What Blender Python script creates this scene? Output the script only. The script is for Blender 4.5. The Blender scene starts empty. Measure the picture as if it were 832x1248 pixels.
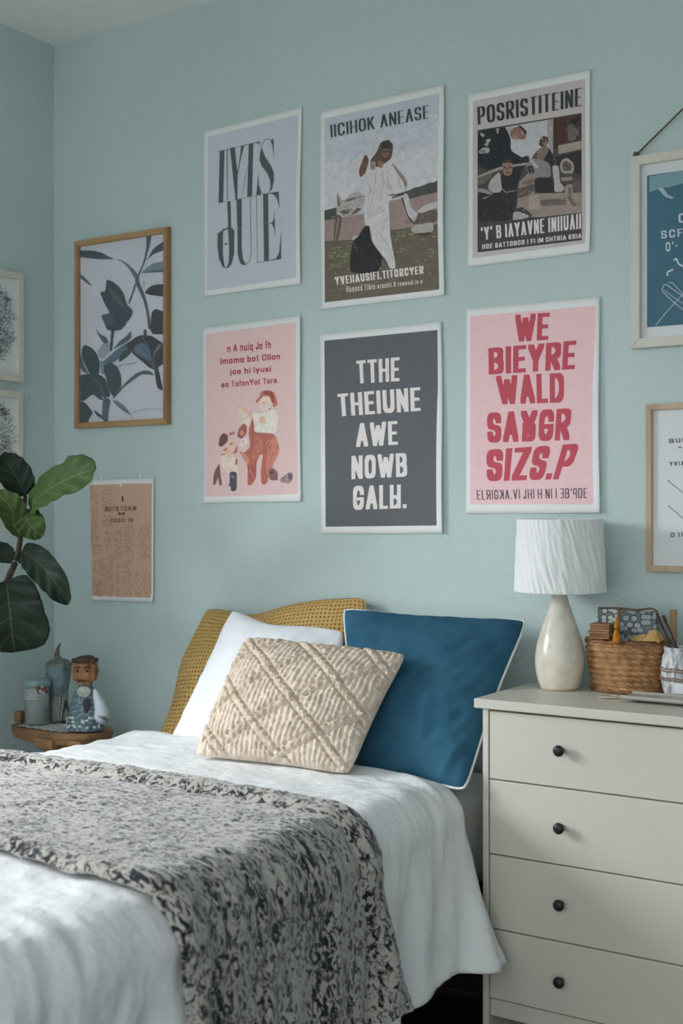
import bpy, bmesh, math, random
from mathutils import Vector, noise
from math import sin, cos, pi, radians, sqrt, exp

random.seed(7)
SC = bpy.context.scene
COL = SC.collection
V = Vector

# ------------------------------------------------------------------ camera
CAM = V((0, -3.5, 1.5)); FPX = 1526.0; CX = 416.0; HZ = 620.0
YAW = math.atan2(.5417, .8406)
FW = V((-sin(YAW), cos(YAW), 0)); RT = V((cos(YAW), sin(YAW), 0)); UP = V((0, 0, 1))

def ray(px, py): return FW + RT * ((px - CX) / FPX) + UP * ((HZ - py) / FPX)
def at_y(px, py, y):
    d = ray(px, py); return CAM + d * ((y - CAM.y) / d.y)
def at_x(px, py, x):
    d = ray(px, py); return CAM + d * ((x - CAM.x) / d.x)
def at_z(px, py, z):
    d = ray(px, py); return CAM + d * ((z - CAM.z) / d.z)

cd = bpy.data.cameras.new('camera'); cam = bpy.data.objects.new('camera', cd); COL.objects.link(cam)
cam.location = CAM; cam.rotation_euler = (pi / 2, 0, YAW)
cd.sensor_width = 36; cd.lens = FPX / 1248 * 36; cd.shift_y = -(624 - HZ) / 1248
cd.dof.use_dof = True; cd.dof.focus_distance = 3.75; cd.dof.aperture_fstop = 3.2
cd.clip_start = .05
SC.camera = cam

# ------------------------------------------------------------------ colour + materials
def lin(c):
    return tuple(((x / 255) / 12.92 if x / 255 <= .04045 else ((x / 255 + .055) / 1.055) ** 2.4) for x in c)

def new_mat(name):
    m = bpy.data.materials.new(name); m.use_nodes = True
    nt = m.node_tree; b = nt.nodes['Principled BSDF']
    return m, nt, b

def N(nt, t, **kw):
    n = nt.nodes.new(t)
    for k, v in kw.items(): setattr(n, k, v)
    return n

def setin(n, **kw):
    for k, v in kw.items(): n.inputs[k.replace('_', ' ')].default_value = v

def mat(name, c, rough=.6, var=0, vscale=8, bump=0, bscale=60, bdetail=3, spec=.4, c2=None, stretch=None, coords='Object', bdist=.01, metal=0, lo=.35, hi=.65):
    m, nt, b = new_mat(name)
    b.inputs['Base Color'].default_value = (*lin(c), 1)
    b.inputs['Roughness'].default_value = rough
    b.inputs['Specular IOR Level'].default_value = spec
    b.inputs['Metallic'].default_value = metal
    tc = N(nt, 'ShaderNodeTexCoord'); out = tc.outputs[coords]
    if stretch:
        mp = N(nt, 'ShaderNodeMapping'); mp.inputs['Scale'].default_value = stretch
        nt.links.new(out, mp.inputs['Vector']); out = mp.outputs['Vector']
    if c2 or var:
        nz = N(nt, 'ShaderNodeTexNoise'); setin(nz, Scale=vscale, Detail=5.0)
        nt.links.new(out, nz.inputs['Vector'])
        rp = N(nt, 'ShaderNodeValToRGB')
        a = c2 or tuple(max(0, x - var) for x in c); e = c if c2 else tuple(min(255, x + var) for x in c)
        rp.color_ramp.elements[0].color = (*lin(a), 1); rp.color_ramp.elements[1].color = (*lin(e), 1)
        rp.color_ramp.elements[0].position = lo; rp.color_ramp.elements[1].position = hi
        nt.links.new(nz.outputs['Fac'], rp.inputs['Fac']); nt.links.new(rp.outputs['Color'], b.inputs['Base Color'])
    if bump:
        nb = N(nt, 'ShaderNodeTexNoise'); setin(nb, Scale=bscale, Detail=float(bdetail))
        nt.links.new(out, nb.inputs['Vector'])
        bp = N(nt, 'ShaderNodeBump'); setin(bp, Strength=bump, Distance=bdist)
        nt.links.new(nb.outputs['Fac'], bp.inputs['Height']); nt.links.new(bp.outputs['Normal'], b.inputs['Normal'])
    return m

def wood(name, a, c, scale=14, axis=(1, 1, .12), rough=.5, bump=.15):
    return mat(name, c, rough, c2=a, vscale=scale, stretch=axis, bump=bump, bscale=scale * 3, bdist=.003, lo=.3, hi=.7)

def ink_mat(name='printed_ink', rough=.55, grain=.06):
    m, nt, b = new_mat(name)
    at = N(nt, 'ShaderNodeAttribute'); at.attribute_name = 'Col'
    tc = N(nt, 'ShaderNodeTexCoord'); n1 = N(nt, 'ShaderNodeTexNoise'); setin(n1, Scale=55.0, Detail=8.0, Roughness=.75); nt.links.new(tc.outputs['Object'], n1.inputs['Vector'])
    mr = N(nt, 'ShaderNodeMapRange'); mr.inputs[1].default_value = .25; mr.inputs[2].default_value = .75; mr.inputs[3].default_value = 1 - grain; mr.inputs[4].default_value = 1 + grain; nt.links.new(n1.outputs['Fac'], mr.inputs[0])
    vm = N(nt, 'ShaderNodeVectorMath', operation='SCALE'); nt.links.new(at.outputs['Color'], vm.inputs[0]); nt.links.new(mr.outputs[0], vm.inputs['Scale'])
    nt.links.new(vm.outputs[0], b.inputs['Base Color'])
    b.inputs['Roughness'].default_value = rough; b.inputs['Specular IOR Level'].default_value = .25
    return m
INK = ink_mat(); PHOTO = ink_mat('printed_photograph', .5, .22)

def wall_mat(name, c):
    m, nt, b = new_mat(name)
    b.inputs['Roughness'].default_value = .75; b.inputs['Specular IOR Level'].default_value = .3
    tc = N(nt, 'ShaderNodeTexCoord')
    n1 = N(nt, 'ShaderNodeTexNoise'); setin(n1, Scale=1.3, Detail=4.0)
    rp = N(nt, 'ShaderNodeValToRGB')
    rp.color_ramp.elements[0].color = (*lin(tuple(x - 4 for x in c)), 1); rp.color_ramp.elements[1].color = (*lin(tuple(x + 4 for x in c)), 1)
    rp.color_ramp.elements[0].position = .3; rp.color_ramp.elements[1].position = .7
    nt.links.new(tc.outputs['Object'], n1.inputs['Vector']); nt.links.new(n1.outputs['Fac'], rp.inputs['Fac']); nt.links.new(rp.outputs['Color'], b.inputs['Base Color'])
    n2 = N(nt, 'ShaderNodeTexNoise'); setin(n2, Scale=110.0, Detail=2.0, Roughness=.5, Distortion=.6)
    n3 = N(nt, 'ShaderNodeTexVoronoi'); setin(n3, Scale=38.0)
    ad = N(nt, 'ShaderNodeMath', operation='ADD')
    mu = N(nt, 'ShaderNodeMath', operation='MULTIPLY'); mu.inputs[1].default_value = .5
    for n in (n2, n3): nt.links.new(tc.outputs['Object'], n.inputs['Vector'])
    nt.links.new(n3.outputs['Distance'], mu.inputs[0]); nt.links.new(n2.outputs['Fac'], ad.inputs[0]); nt.links.new(mu.outputs[0], ad.inputs[1])
    bp = N(nt, 'ShaderNodeBump'); setin(bp, Strength=.6, Distance=.004)
    nt.links.new(ad.outputs[0], bp.inputs['Height']); nt.links.new(bp.outputs['Normal'], b.inputs['Normal'])
    return m

M = {}
M['wall'] = wall_mat('sea_green_plaster', (194, 212, 211))
M['ceiling'] = mat('white_ceiling_paint', (240, 243, 242), .9, bump=.1, bscale=120)
M['floor'] = wood('dark_floorboards', (28, 18, 15), (58, 38, 30), 6, (1, .1, 1))
M['trim'] = mat('white_trim_paint', (225, 226, 222), .45)
M['paper'] = mat('poster_paper', (238, 240, 239), .6, var=2, vscale=5, spec=.25)
M['oak'] = wood('oak_moulding', (150, 116, 78), (190, 154, 110), 22, (1, 1, .1))
M['oakh'] = wood('oak_moulding_crosscut', (150, 116, 78), (190, 154, 110), 22, (.1, 1, 1))
M['paleoak'] = wood('pale_oak_moulding', (172, 150, 122), (206, 184, 154), 22, (1, 1, .1), bump=.05)
M['cream'] = mat('cream_frame_paint', (214, 211, 200), .5, var=3)
M['mat'] = mat('mount_board', (222, 226, 228), .8, bump=.05, bscale=300)
M['chest'] = mat('cream_lacquer', (205, 202, 190), .38, var=2, vscale=3, bump=.03, bscale=200, bdist=.002)
M['knob'] = mat('black_knob', (34, 34, 37), .4)
M['linen'] = mat('white_linen', (232, 234, 236), .85, var=4, vscale=3, bump=.5, bscale=55, bdetail=6, bdist=.006, spec=.15)
M['sheet'] = mat('white_sheet', (228, 228, 222), .85, var=3, vscale=4, bump=.2, bscale=30, spec=.15)
M['wpillow'] = mat('white_pillowcase', (230, 234, 238), .85, var=3, vscale=5, bump=.35, bscale=28, bdetail=5, bdist=.006, spec=.15)
M['blue'] = mat('blue_cotton', (48, 92, 116), .85, var=6, vscale=9, bump=.35, bscale=26, bdetail=6, bdist=.006, spec=.15)
M['piping'] = mat('white_piping', (222, 226, 230), .8)
M['tuft'] = mat('natural_tufted_wool', (219, 205, 189), .95, c2=(194, 178, 161), vscale=40, bump=.6, bscale=260, bdist=.003, spec=.1)
M['tuftback'] = mat('natural_canvas', (204, 190, 170), .9, var=4, bump=.2, bscale=300, bdist=.002)
M['darkwood'] = wood('dark_bed_wood', (22, 15, 13), (44, 30, 25), 10, (.2, 1, 1))
M['lampglaze'] = mat('cream_glaze', (222, 217, 204), .22, c2=(208, 201, 186), vscale=30, bump=.05, bscale=60, spec=.5)
M['clayring'] = mat('bare_clay', (186, 164, 134), .8)
M['rattan'] = mat('woven_rattan', (184, 142, 98), .55, c2=(142, 102, 66), vscale=40, bump=.25, bscale=220, bdist=.002)
M['rattandark'] = mat('rattan_rim', (140, 98, 62), .6, c2=(100, 66, 42), vscale=40, bump=.3, bscale=120)
M['stick'] = wood('bare_wood_stick', (140, 106, 70), (186, 152, 110), 20)
M['pencil'] = mat('dark_brown_lacquer', (58, 44, 40), .4, var=8, vscale=40)
M['orange'] = mat('orange_thread', (196, 128, 34), .8, bump=.5, bscale=200)
M['ochre'] = mat('ochre_cloth', (176, 136, 74), .85, c2=(202, 172, 112), vscale=30, bump=.4, bscale=60)
M['slats'] = mat('layered_brown_slats', (166, 126, 88), .7, c2=(116, 82, 56), vscale=14, stretch=(1, 1, 9), bump=.5, bscale=14)
M['steel'] = mat('grey_tray_enamel', (170, 168, 160), .35, metal=.2)
M['wire'] = mat('pale_wire', (196, 186, 168), .4)
M['soil'] = mat('potting_soil', (44, 34, 28), .95, bump=.8, bscale=80)
M['pot'] = mat('grey_planter', (150, 152, 150), .7)
M['bark'] = mat('brown_bark', (74, 58, 46), .9, c2=(46, 36, 30), vscale=60, bump=.6, bscale=90, bdist=.004)
M['twine'] = mat('brown_twine', (112, 96, 74), .9, bump=.8, bscale=400, bdist=.002)
M['tablewood'] = wood('brown_carved_wood', (112, 82, 56), (158, 124, 88), 16, (.15, 1, 1))
M['tape'] = mat('white_tape', (230, 234, 234), .5)

# ------------------------------------------------------------------ object helpers
def meshobj(name, verts, faces, m, parent=None, smooth=True, uvs=None, cols=None, mats=None, midx=None, origin=None):
    off = V(parent['_o']) if parent is not None else (V(origin) if origin is not None else V((0, 0, 0)))
    me = bpy.data.meshes.new(name)
    me.from_pydata([tuple(V(v) - off) for v in verts], [], faces)
    for x in (mats or [m]): me.materials.append(x)
    if midx:
        me.polygons.foreach_set('material_index', midx)
    if smooth: me.polygons.foreach_set('use_smooth', [True] * len(me.polygons))
    if uvs:
        l = me.uv_layers.new(name='UVMap')
        for lp in me.loops: l.data[lp.index].uv = uvs[lp.vertex_index]
    if cols:
        a = me.color_attributes.new('Col', 'FLOAT_COLOR', 'CORNER')
        for p in me.polygons:
            for li in p.loop_indices: a.data[li].color = (*cols[p.index], 1)
    me.update()
    o = bpy.data.objects.new(name, me); COL.objects.link(o)
    if parent is not None: o.parent = parent
    elif origin is not None: o.location = off
    o['_o'] = tuple(off)
    return o

def bm_obj(name, bm, m, parent=None, smooth=True, **kw):
    bm.normal_update()
    bm.verts.ensure_lookup_table(); bm.verts.index_update()
    vs = [v.co.copy() for v in bm.verts]; fs = [[v.index for v in f.verts] for f in bm.faces]
    bm.free()
    return meshobj(name, vs, fs, m, parent, smooth, **kw)

def thing(name, label, cat, loc, group=None):
    o = bpy.data.objects.new(name, None); COL.objects.link(o); o.location = loc; o.empty_display_size = .05
    o['_o'] = tuple(loc); o['label'] = label; o['category'] = cat
    if group: o['group'] = group
    return o

def tag(o, label, cat, group=None):
    o['label'] = label; o['category'] = cat
    if group: o['group'] = group
    return o

def struct(o): o['kind'] = 'structure'; return o

def add_box(bm, lo, hi, bev=0, seg=2):
    lo, hi = V(lo), V(hi)
    r = bmesh.ops.create_cube(bm, size=1)
    for v in r['verts']:
        v.co = V((lo[i] + (v.co[i] + .5) * (hi[i] - lo[i]) for i in range(3)))
    if bev:
        es = list({e for v in r['verts'] for e in v.link_edges})
        bmesh.ops.bevel(bm, geom=es, offset=bev, segments=seg, affect='EDGES', profile=.5)

def box(name, lo, hi, m, parent=None, bev=0, seg=2, smooth=False, **kw):
    bm = bmesh.new(); add_box(bm, lo, hi, bev, seg)
    return bm_obj(name, bm, m, parent, smooth, **kw)

def grid_faces(nu, nv, base=0, flip=False, closed_u=False):
    f = []
    for j in range(nv - 1):
        for i in range(nu if closed_u else nu - 1):
            a = base + j * nu + i; b = base + j * nu + (i + 1) % nu
            q = [a, b, b + nu, a + nu]
            f.append(q[::-1] if flip else q)
    return f

def lathe(name, prof, c, m, parent=None, n=48, sx=1, sy=1, disp=None, cap=True, rot=0, **kw):
    vs = []
    for j, (r, z) in enumerate(prof):
        for i in range(n):
            a = 2 * pi * i / n + rot
            rr = r + (disp(a, z, j) if disp else 0)
            vs.append(V((c[0] + rr * cos(a) * sx, c[1] + rr * sin(a) * sy, c[2] + z)))
    fs = grid_faces(n, len(prof), closed_u=True)
    if cap:
        fs.append(list(range(n))[::-1]); fs.append([(len(prof) - 1) * n + i for i in range(n)])
    return meshobj(name, vs, fs, m, parent, **kw)

def smooth_path(pts, k=6):
    pts = [V(p) for p in pts]; out = []
    for i in range(len(pts) - 1):
        p0 = pts[max(i - 1, 0)]; p1 = pts[i]; p2 = pts[i + 1]; p3 = pts[min(i + 2, len(pts) - 1)]
        for j in range(k):
            t = j / k
            out.append(.5 * ((2 * p1) + (p2 - p0) * t + (2 * p0 - 5 * p1 + 4 * p2 - p3) * t * t + (3 * p1 - p0 - 3 * p2 + p3) * t ** 3))
    out.append(pts[-1]); return out

def tube_geo(pts, r, n=10, closed=False):
    pts = [V(p) for p in pts]; vs = []; fs = []
    L = len(pts)
    for i, p in enumerate(pts):
        if closed: t = pts[(i + 1) % L] - pts[i - 1]
        else: t = pts[min(i + 1, L - 1)] - pts[max(i - 1, 0)]
        t.normalize()
        ref = V((0, 0, 1)) if abs(t.z) < .9 else V((1, 0, 0))
        a = t.cross(ref).normalized(); b = t.cross(a)
        rr = r(i / (L - 1)) if callable(r) else r
        for k in range(n):
            an = 2 * pi * k / n; vs.append(p + a * cos(an) * rr + b * sin(an) * rr)
    for i in range(L if closed else L - 1):
        for k in range(n):
            j = (i + 1) % L
            fs.append([i * n + k, i * n + (k + 1) % n, j * n + (k + 1) % n, j * n + k])
    if not closed:
        fs.append(list(range(n))[::-1]); fs.append([(L - 1) * n + k for k in range(n)])
    return vs, fs

def tube(name, pts, r, m, parent=None, n=10, closed=False, **kw):
    vs, fs = tube_geo(pts, r, n, closed)
    return meshobj(name, vs, fs, m, parent, **kw)

def solidify(o, th, offset=-1):
    md = o.modifiers.new('thickness', 'SOLIDIFY'); md.thickness = th; md.offset = offset
    return o

def nz(x, y=0, z=0, s=1): return noise.noise(V((x * s, y * s, z * s)))
def ss(a, b, x):
    t = min(1, max(0, (x - a) / (b - a))); return t * t * (3 - 2 * t)

# ------------------------------------------------------------------ stroke lettering
def qa(cx, cy, rx, ry, a0, a1, n=6):
    return [(cx + rx * cos(radians(a0 + (a1 - a0) * i / n)), cy + ry * sin(radians(a0 + (a1 - a0) * i / n))) for i in range(n + 1)]
def bowl(x0, x1, y0, y1):
    w = x1 - x0; h = y1 - y0
    return [(x0, y1)] + qa(x1 - .5 * w, y1 - .35 * h, .5 * w, .35 * h, 90, 0) + qa(x1 - .5 * w, y0 + .35 * h, .5 * w, .35 * h, 0, -90) + [(x0, y0)]
def ring(x0, x1, y0, y1):
    w = x1 - x0; h = y1 - y0; q = .3
    return qa(x1 - .5 * w, y1 - q * h, .5 * w, q * h, 0, 90) + qa(x0 + .5 * w, y1 - q * h, .5 * w, q * h, 90, 180) + qa(x0 + .5 * w, y0 + q * h, .5 * w, q * h, 180, 270) + qa(x1 - .5 * w, y0 + q * h, .5 * w, q * h, 270, 360) + [(x1, y1 - q * h)]
def cee(x0=0, x1=1, y0=0, y1=1):
    h = y1 - y0; w = x1 - x0; q = .3
    return [(x1, y1 - q * h)] + qa(x1 - .5 * w, y1 - q * h, .5 * w, q * h, 0, 90) + qa(x0 + .5 * w, y1 - q * h, .5 * w, q * h, 90, 180) + qa(x0 + .5 * w, y0 + q * h, .5 * w, q * h, 180, 270) + qa(x1 - .5 * w, y0 + q * h, .5 * w, q * h, 270, 360)
def ess(x0=0, x1=1, y0=0, y1=1):
    p = [(1, .74)] + qa(.5, .76, .5, .24, 0, 180) + qa(.5, .7, .5, .2, 190, 250, 3) + qa(.5, .3, .5, .2, 70, 10, 3) + qa(.5, .24, .5, .24, 0, -180) + [(0, .26)]
    return [(x0 + a * (x1 - x0), y0 + b * (y1 - y0)) for a, b in p]
XH = .68
G = {
 'A': (1.05, [[(0, 0), (.5, 1)], [(.5, 1), (1, 0)], [(.18, .28), (.82, .28)]]),
 'B': (1, [[(0, 0), (0, 1)], bowl(0, .95, .52, 1), bowl(0, 1, 0, .52)]),
 'C': (1, [cee()]), 'D': (1, [[(0, 0), (0, 1)], bowl(0, 1, 0, 1)]),
 'E': (.85, [[(0, 0), (0, 1)], [(0, 1), (1, 1)], [(0, .5), (.85, .5)], [(0, 0), (1, 0)]]),
 'F': (.82, [[(0, 0), (0, 1)], [(0, 1), (1, 1)], [(0, .5), (.85, .5)]]),
 'G': (1, [cee() + [(1, .45), (.55, .45)]]),
 'H': (1, [[(0, 0), (0, 1)], [(1, 0), (1, 1)], [(0, .5), (1, .5)]]),
 'I': (.22, [[(.5, 0), (.5, 1)]]),
 'J': (.7, [[(1, 1), (1, .25)] + qa(.5, .25, .5, .25, 0, -180)]),
 'K': (1, [[(0, 0), (0, 1)], [(1, 1), (.05, .42)], [(.3, .58), (1, 0)]]),
 'L': (.8, [[(0, 1), (0, 0)], [(0, 0), (1, 0)]]),
 'M': (1.25, [[(0, 0), (0, 1)], [(0, 1), (.5, .2)], [(.5, .2), (1, 1)], [(1, 1), (1, 0)]]),
 'N': (1, [[(0, 0), (0, 1)], [(0, 1), (1, 0)], [(1, 0), (1, 1)]]),
 'O': (1, [ring(0, 1, 0, 1)]), 'P': (.95, [[(0, 0), (0, 1)], bowl(0, 1, .42, 1)]),
 'R': (1, [[(0, 0), (0, 1)], bowl(0, 1, .48, 1), [(.45, .48), (1, 0)]]),
 'S': (.95, [ess()]), 'T': (.9, [[(.5, 0), (.5, 1)], [(0, 1), (1, 1)]]),
 'U': (1, [[(0, 1), (0, .28)] + qa(.5, .28, .5, .28, 180, 360) + [(1, 1)]]),
 'V': (1.05, [[(0, 1), (.5, 0)], [(.5, 0), (1, 1)]]),
 'W': (1.45, [[(0, 1), (.25, 0)], [(.25, 0), (.5, .85)], [(.5, .85), (.75, 0)], [(.75, 0), (1, 1)]]),
 'Y': (1.05, [[(0, 1), (.5, .45)], [(1, 1), (.5, .45)], [(.5, .45), (.5, 0)]]),
 'Z': (.95, [[(0, 1), (1, 1)], [(1, 1), (0, 0)], [(0, 0), (1, 0)]]),
 '.': (.24, [[(.5, 0), (.5, .04)]]), "'": (.2, [[(.5, .8), (.5, 1)]]), '-': (.5, [[(0, .5), (1, .5)]]),
 '2': (.9, [[(0, .75)] + qa(.5, .74, .5, .26, 180, 0) + [(0, 0)], [(0, 0), (1, 0)]]),
 # Y cut short over an A with its bar, as the misprinted letter of the pink poster reads
 '#': (1.1, [[(0, 1), (.5, .5)], [(1, 1), (.35, .25)], [(.2, .55), (.15, 0)], bowl(.15, .9, 0, .55)]),
 '%': (1, [[(0, 0), (0, 1)], [(1, 0), (1, 1)], [(0, .5), (1, .5)], bowl(0, 1, 0, .5)]),
 'a': (.85, [ring(0, 1, 0, XH), [(1, 0), (1, XH)]]), 'b': (.85, [[(0, 0), (0, 1)], ring(0, 1, 0, XH)]),
 'c': (.8, [cee(0, 1, 0, XH)]), 'd': (.85, [[(1, 0), (1, 1)], ring(0, 1, 0, XH)]),
 'e': (.85, [cee(0, 1, 0, XH), [(0, .34), (1, .34)], [(1, .34), (1, .5)]]),
 'f': (.5, [[(.35, 0), (.35, 1)], [(.35, 1), (1, 1)], [(0, .62), (.9, .62)]]),
 'h': (.85, [[(0, 0), (0, 1)], [(0, .55), (.5, XH), (1, .55), (1, 0)]]),
 'i': (.22, [[(.5, 0), (.5, XH)], [(.5, .9), (.5, .94)]]), 'l': (.22, [[(.5, 0), (.5, 1)]]),
 'j': (.4, [[(.8, XH), (.8, -.2), (0, -.25)], [(.8, .9), (.8, .94)]]),
 'm': (1.3, [[(0, 0), (0, XH)], [(0, .55), (.25, XH), (.5, .55), (.5, 0)], [(.5, .55), (.75, XH), (1, .55), (1, 0)]]),
 'n': (.85, [[(0, 0), (0, XH)], [(0, .55), (.5, XH), (1, .55), (1, 0)]]),
 'o': (.85, [ring(0, 1, 0, XH)]), 'p': (.85, [[(0, -.28), (0, XH)], ring(0, 1, 0, XH)]),
 'q': (.85, [[(1, -.28), (1, XH)], ring(0, 1, 0, XH)]), 'r': (.55, [[(0, 0), (0, XH)], [(0, .5), (.5, XH), (1, .62)]]),
 's': (.8, [ess(0, 1, 0, XH)]), 't': (.5, [[(.4, .95), (.4, .1), (1, 0)], [(0, XH), (1, XH)]]),
 'u': (.85, [[(0, XH), (0, .15), (.5, 0), (1, .15)], [(1, 0), (1, XH)]]),
 'y': (.85, [[(0, XH), (.5, 0)], [(1, XH), (.3, -.28)]]),
}
def hull(pts):
    pts = sorted(set((round(a, 6), round(b, 6)) for a, b in pts))
    if len(pts) < 3: return pts
    def half(ps):
        h = []
        for p in ps:
            while len(h) > 1 and (h[-1][0] - h[-2][0]) * (p[1] - h[-2][1]) - (h[-1][1] - h[-2][1]) * (p[0] - h[-2][0]) <= 0: h.pop()
            h.append(p)
        return h[:-1]
    return half(pts) + half(pts[::-1])
def text(s, quad, cond=.5, wx=.15, wy=.13, gap=.1, flip=''):
    """polygons (pixel space) of the line s set into quad TL,TR,BR,BL"""
    TL, TR, BR, BL = quad; x = 0; items = []
    for i, ch in enumerate(s):
        if ch == ' ': x += cond * .55; continue
        w, st = G[ch]; w = max(w * cond, wx); items.append((x, w, st, i)); x += w + gap
    tot = x - gap; out = []
    for x0, w, st, i in items:
        for pl in st:
            q = []
            for a, b in pl:
                if flip and flip[i % len(flip)] == '1': a = 1 - a
                q.append((x0 + wx / 2 + a * (w - wx), wy / 2 + b * (1 - wy)))
            for (ax, ay), (bx, by) in zip(q, q[1:]):
                P = [(cx_ + sx * wx / 2, cy_ + sy * wy / 2) for cx_, cy_ in ((ax, ay), (bx, by)) for sx in (-1, 1) for sy in (-1, 1)]
                pg = []
                for X, Y in hull(P):
                    u = X / tot; t = 1 - Y
                    tx = TL[0] + (TR[0] - TL[0]) * u; ty = TL[1] + (TR[1] - TL[1]) * u
                    bx_ = BL[0] + (BR[0] - BL[0]) * u; by_ = BL[1] + (BR[1] - BL[1]) * u
                    pg.append((tx + (bx_ - tx) * t, ty + (by_ - ty) * t))
                if len(pg) > 2: out.append(pg)
    return out
def line_poly(a, b, w):
    dx, dy = b[0] - a[0], b[1] - a[1]; L = max(1e-6, sqrt(dx * dx + dy * dy)); nx, ny = -dy / L * w / 2, dx / L * w / 2
    return [(a[0] + nx, a[1] + ny), (b[0] + nx, b[1] + ny), (b[0] - nx, b[1] - ny), (a[0] - nx, a[1] - ny)]
def polyline(pts, w): return [line_poly(a, b, w) for a, b in zip(pts, pts[1:])]
def sm(p, keep=None, it=2):
    """round the corners of a traced outline"""
    for _ in range(it):
        o = []
        for i, b in enumerate(p):
            a, c = p[i - 1], p[(i + 1) % len(p)]
            if keep and keep(b): o.append(b); continue
            o.append((b[0] * .84 + a[0] * .16, b[1] * .84 + a[1] * .16)); o.append((b[0] * .84 + c[0] * .16, b[1] * .84 + c[1] * .16))
        p = o
    return p
def inside(x, y, p):
    r = False
    for (ax, ay), (bx, by) in zip(p, p[1:] + p[:1]):
        if (ay > y) != (by > y) and x < (bx - ax) * (y - ay) / (by - ay) + ax: r = not r
    return r
def streaks(rnd, p, n, ln, wd, ang, cols, spread=.3):
    """tapering brush marks whose middle lies inside p"""
    x0, x1 = min(q[0] for q in p), max(q[0] for q in p); y0, y1 = min(q[1] for q in p), max(q[1] for q in p); out = []
    for _ in range(n * 6):
        if len(out) >= n: break
        x, y = rnd.uniform(x0, x1), rnd.uniform(y0, y1); a = ang + rnd.gauss(0, spread); l = ln * rnd.uniform(.4, 1) / 2; w = wd * rnd.uniform(.4, 1) / 2
        dx, dy = l * cos(a), l * sin(a)
        if not all(inside(x + f * dx, y + f * dy, p) for f in (-1, 0, 1)): continue
        c = rnd.choice(cols)
        out.append(([(x - dx, y - dy), (x - dy / l * w, y + dx / l * w), (x + dx, y + dy), (x + dy / l * w, y - dx / l * w)], c))
    return out
def crop(ox, oy, s, pts): return [(ox + x / s, oy + y / s) for x, y in pts]

def ink(name, polys, parent, place, y0=0., step=.00003):
    """polys: list of (pixel polygon, colour); each laid over those it meets; place(px,py,lift) -> world point"""
    vs, fs, cs = [], [], []; done = []
    for k, (pg, c) in enumerate(polys):
        bb = (min(p[0] for p in pg), max(p[0] for p in pg), min(p[1] for p in pg), max(p[1] for p in pg))
        lv = 0
        if step:
            for q, l in done:
                if l >= lv and bb[0] < q[1] and bb[1] > q[0] and bb[2] < q[3] and bb[3] > q[2]: lv = l + 1
            done.append((bb, lv))
        b = len(vs); lift = y0 + lv * step
        vs += [place(x, y, lift) for x, y in pg]; fs.append(list(range(b, b + len(pg)))); cs.append(lin(c))
    return meshobj(name, vs, fs, PHOTO if name == 'print_picture' else INK, parent, False, cols=cs)

def on_wall(px, py, lift): 
    p = at_y(px, py, 0); p.y = -(.0052 + lift); return p

REF = (186, 196, 198)
def seen(c, ref=REF, k=.80):
    """ink albedo (as 0-255 sRGB) of a printed colour that stands next to paper seen as ref"""
    out = []
    for a, b in zip(lin(c), lin(ref)):
        x = min(.92, a / b * k); out.append(255 * (1.055 * x ** (1 / 2.4) - .055 if x > .0031308 else 12.92 * x))
    return tuple(out)

# ------------------------------------------------------------------ the room
LX = -3.589; CZ = 3.306
struct(box('wall_back', (LX - .2, 0, 0), (2.2, .15, CZ), M['wall']))
bm = bmesh.new()
WY0, WY1, WZ0, WZ1 = -3.6, -1.3, .9, 2.3
add_box(bm, (LX - .15, WY1, 0), (LX, 0, CZ)); add_box(bm, (LX - .15, -5.2, 0), (LX, WY0, CZ))
add_box(bm, (LX - .15, WY0, 0), (LX, WY1, WZ0)); add_box(bm, (LX - .15, WY0, WZ1), (LX, WY1, CZ))
struct(bm_obj('wall_left', bm, M['wall'], smooth=False))
struct(box('wall_right', (2.2, -5.2, 0), (2.35, .15, CZ), M['wall']))
struct(box('ceiling', (LX - .2, -5.2, CZ), (2.2, .15, CZ + .12), M['ceiling']))
struct(box('floor', (LX - .2, -5.2, -.1), (2.2, .15, 0), M['floor']))
struct(box('baseboard_back', (LX, -.018, 0), (2.2, 0, .11), M['trim'], bev=.004))
struct(box('baseboard_left', (LX, -5.2, 0), (LX + .018, -.02, .11), M['trim'], bev=.004))
w = bmesh.new()
for a, b in (((LX - .1, WY0, WZ0), (LX - .04, WY0 + .06, WZ1)), ((LX - .1, WY1 - .06, WZ0), (LX - .04, WY1, WZ1)), ((LX - .1, WY0, WZ0), (LX - .04, WY1, WZ0 + .06)),
             ((LX - .1, WY0, WZ1 - .06), (LX - .04, WY1, WZ1)), ((LX - .1, -2.48, WZ0), (LX - .04, -2.42, WZ1))):
    add_box(w, a, b, .004)
win = struct(bm_obj('window_1', w, M['trim'], smooth=False))
win['_o'] = (0, 0, 0)
gm, nt, b = new_mat('window_glass')
tr = N(nt, 'ShaderNodeBsdfTransparent'); gl_ = N(nt, 'ShaderNodeBsdfGlossy'); gl_.inputs['Roughness'].default_value = .02; mx = N(nt, 'ShaderNodeMixShader'); mx.inputs[0].default_value = .07
nt.links.new(tr.outputs[0], mx.inputs[1]); nt.links.new(gl_.outputs[0], mx.inputs[2]); nt.links.new(mx.outputs[0], nt.nodes['Material Output'].inputs['Surface'])
for k, (a, c) in enumerate(((WY0 + .05, -2.47), (-2.43, WY1 - .05))):
    box('pane', (LX - .08, a, WZ0 + .05), (LX - .072, c, WZ1 - .05), gm, win)
box('window_sill', (LX - .04, WY0 - .05, WZ0 - .035), (LX + .06, WY1 + .05, WZ0), M['trim'], win, bev=.006)

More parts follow.
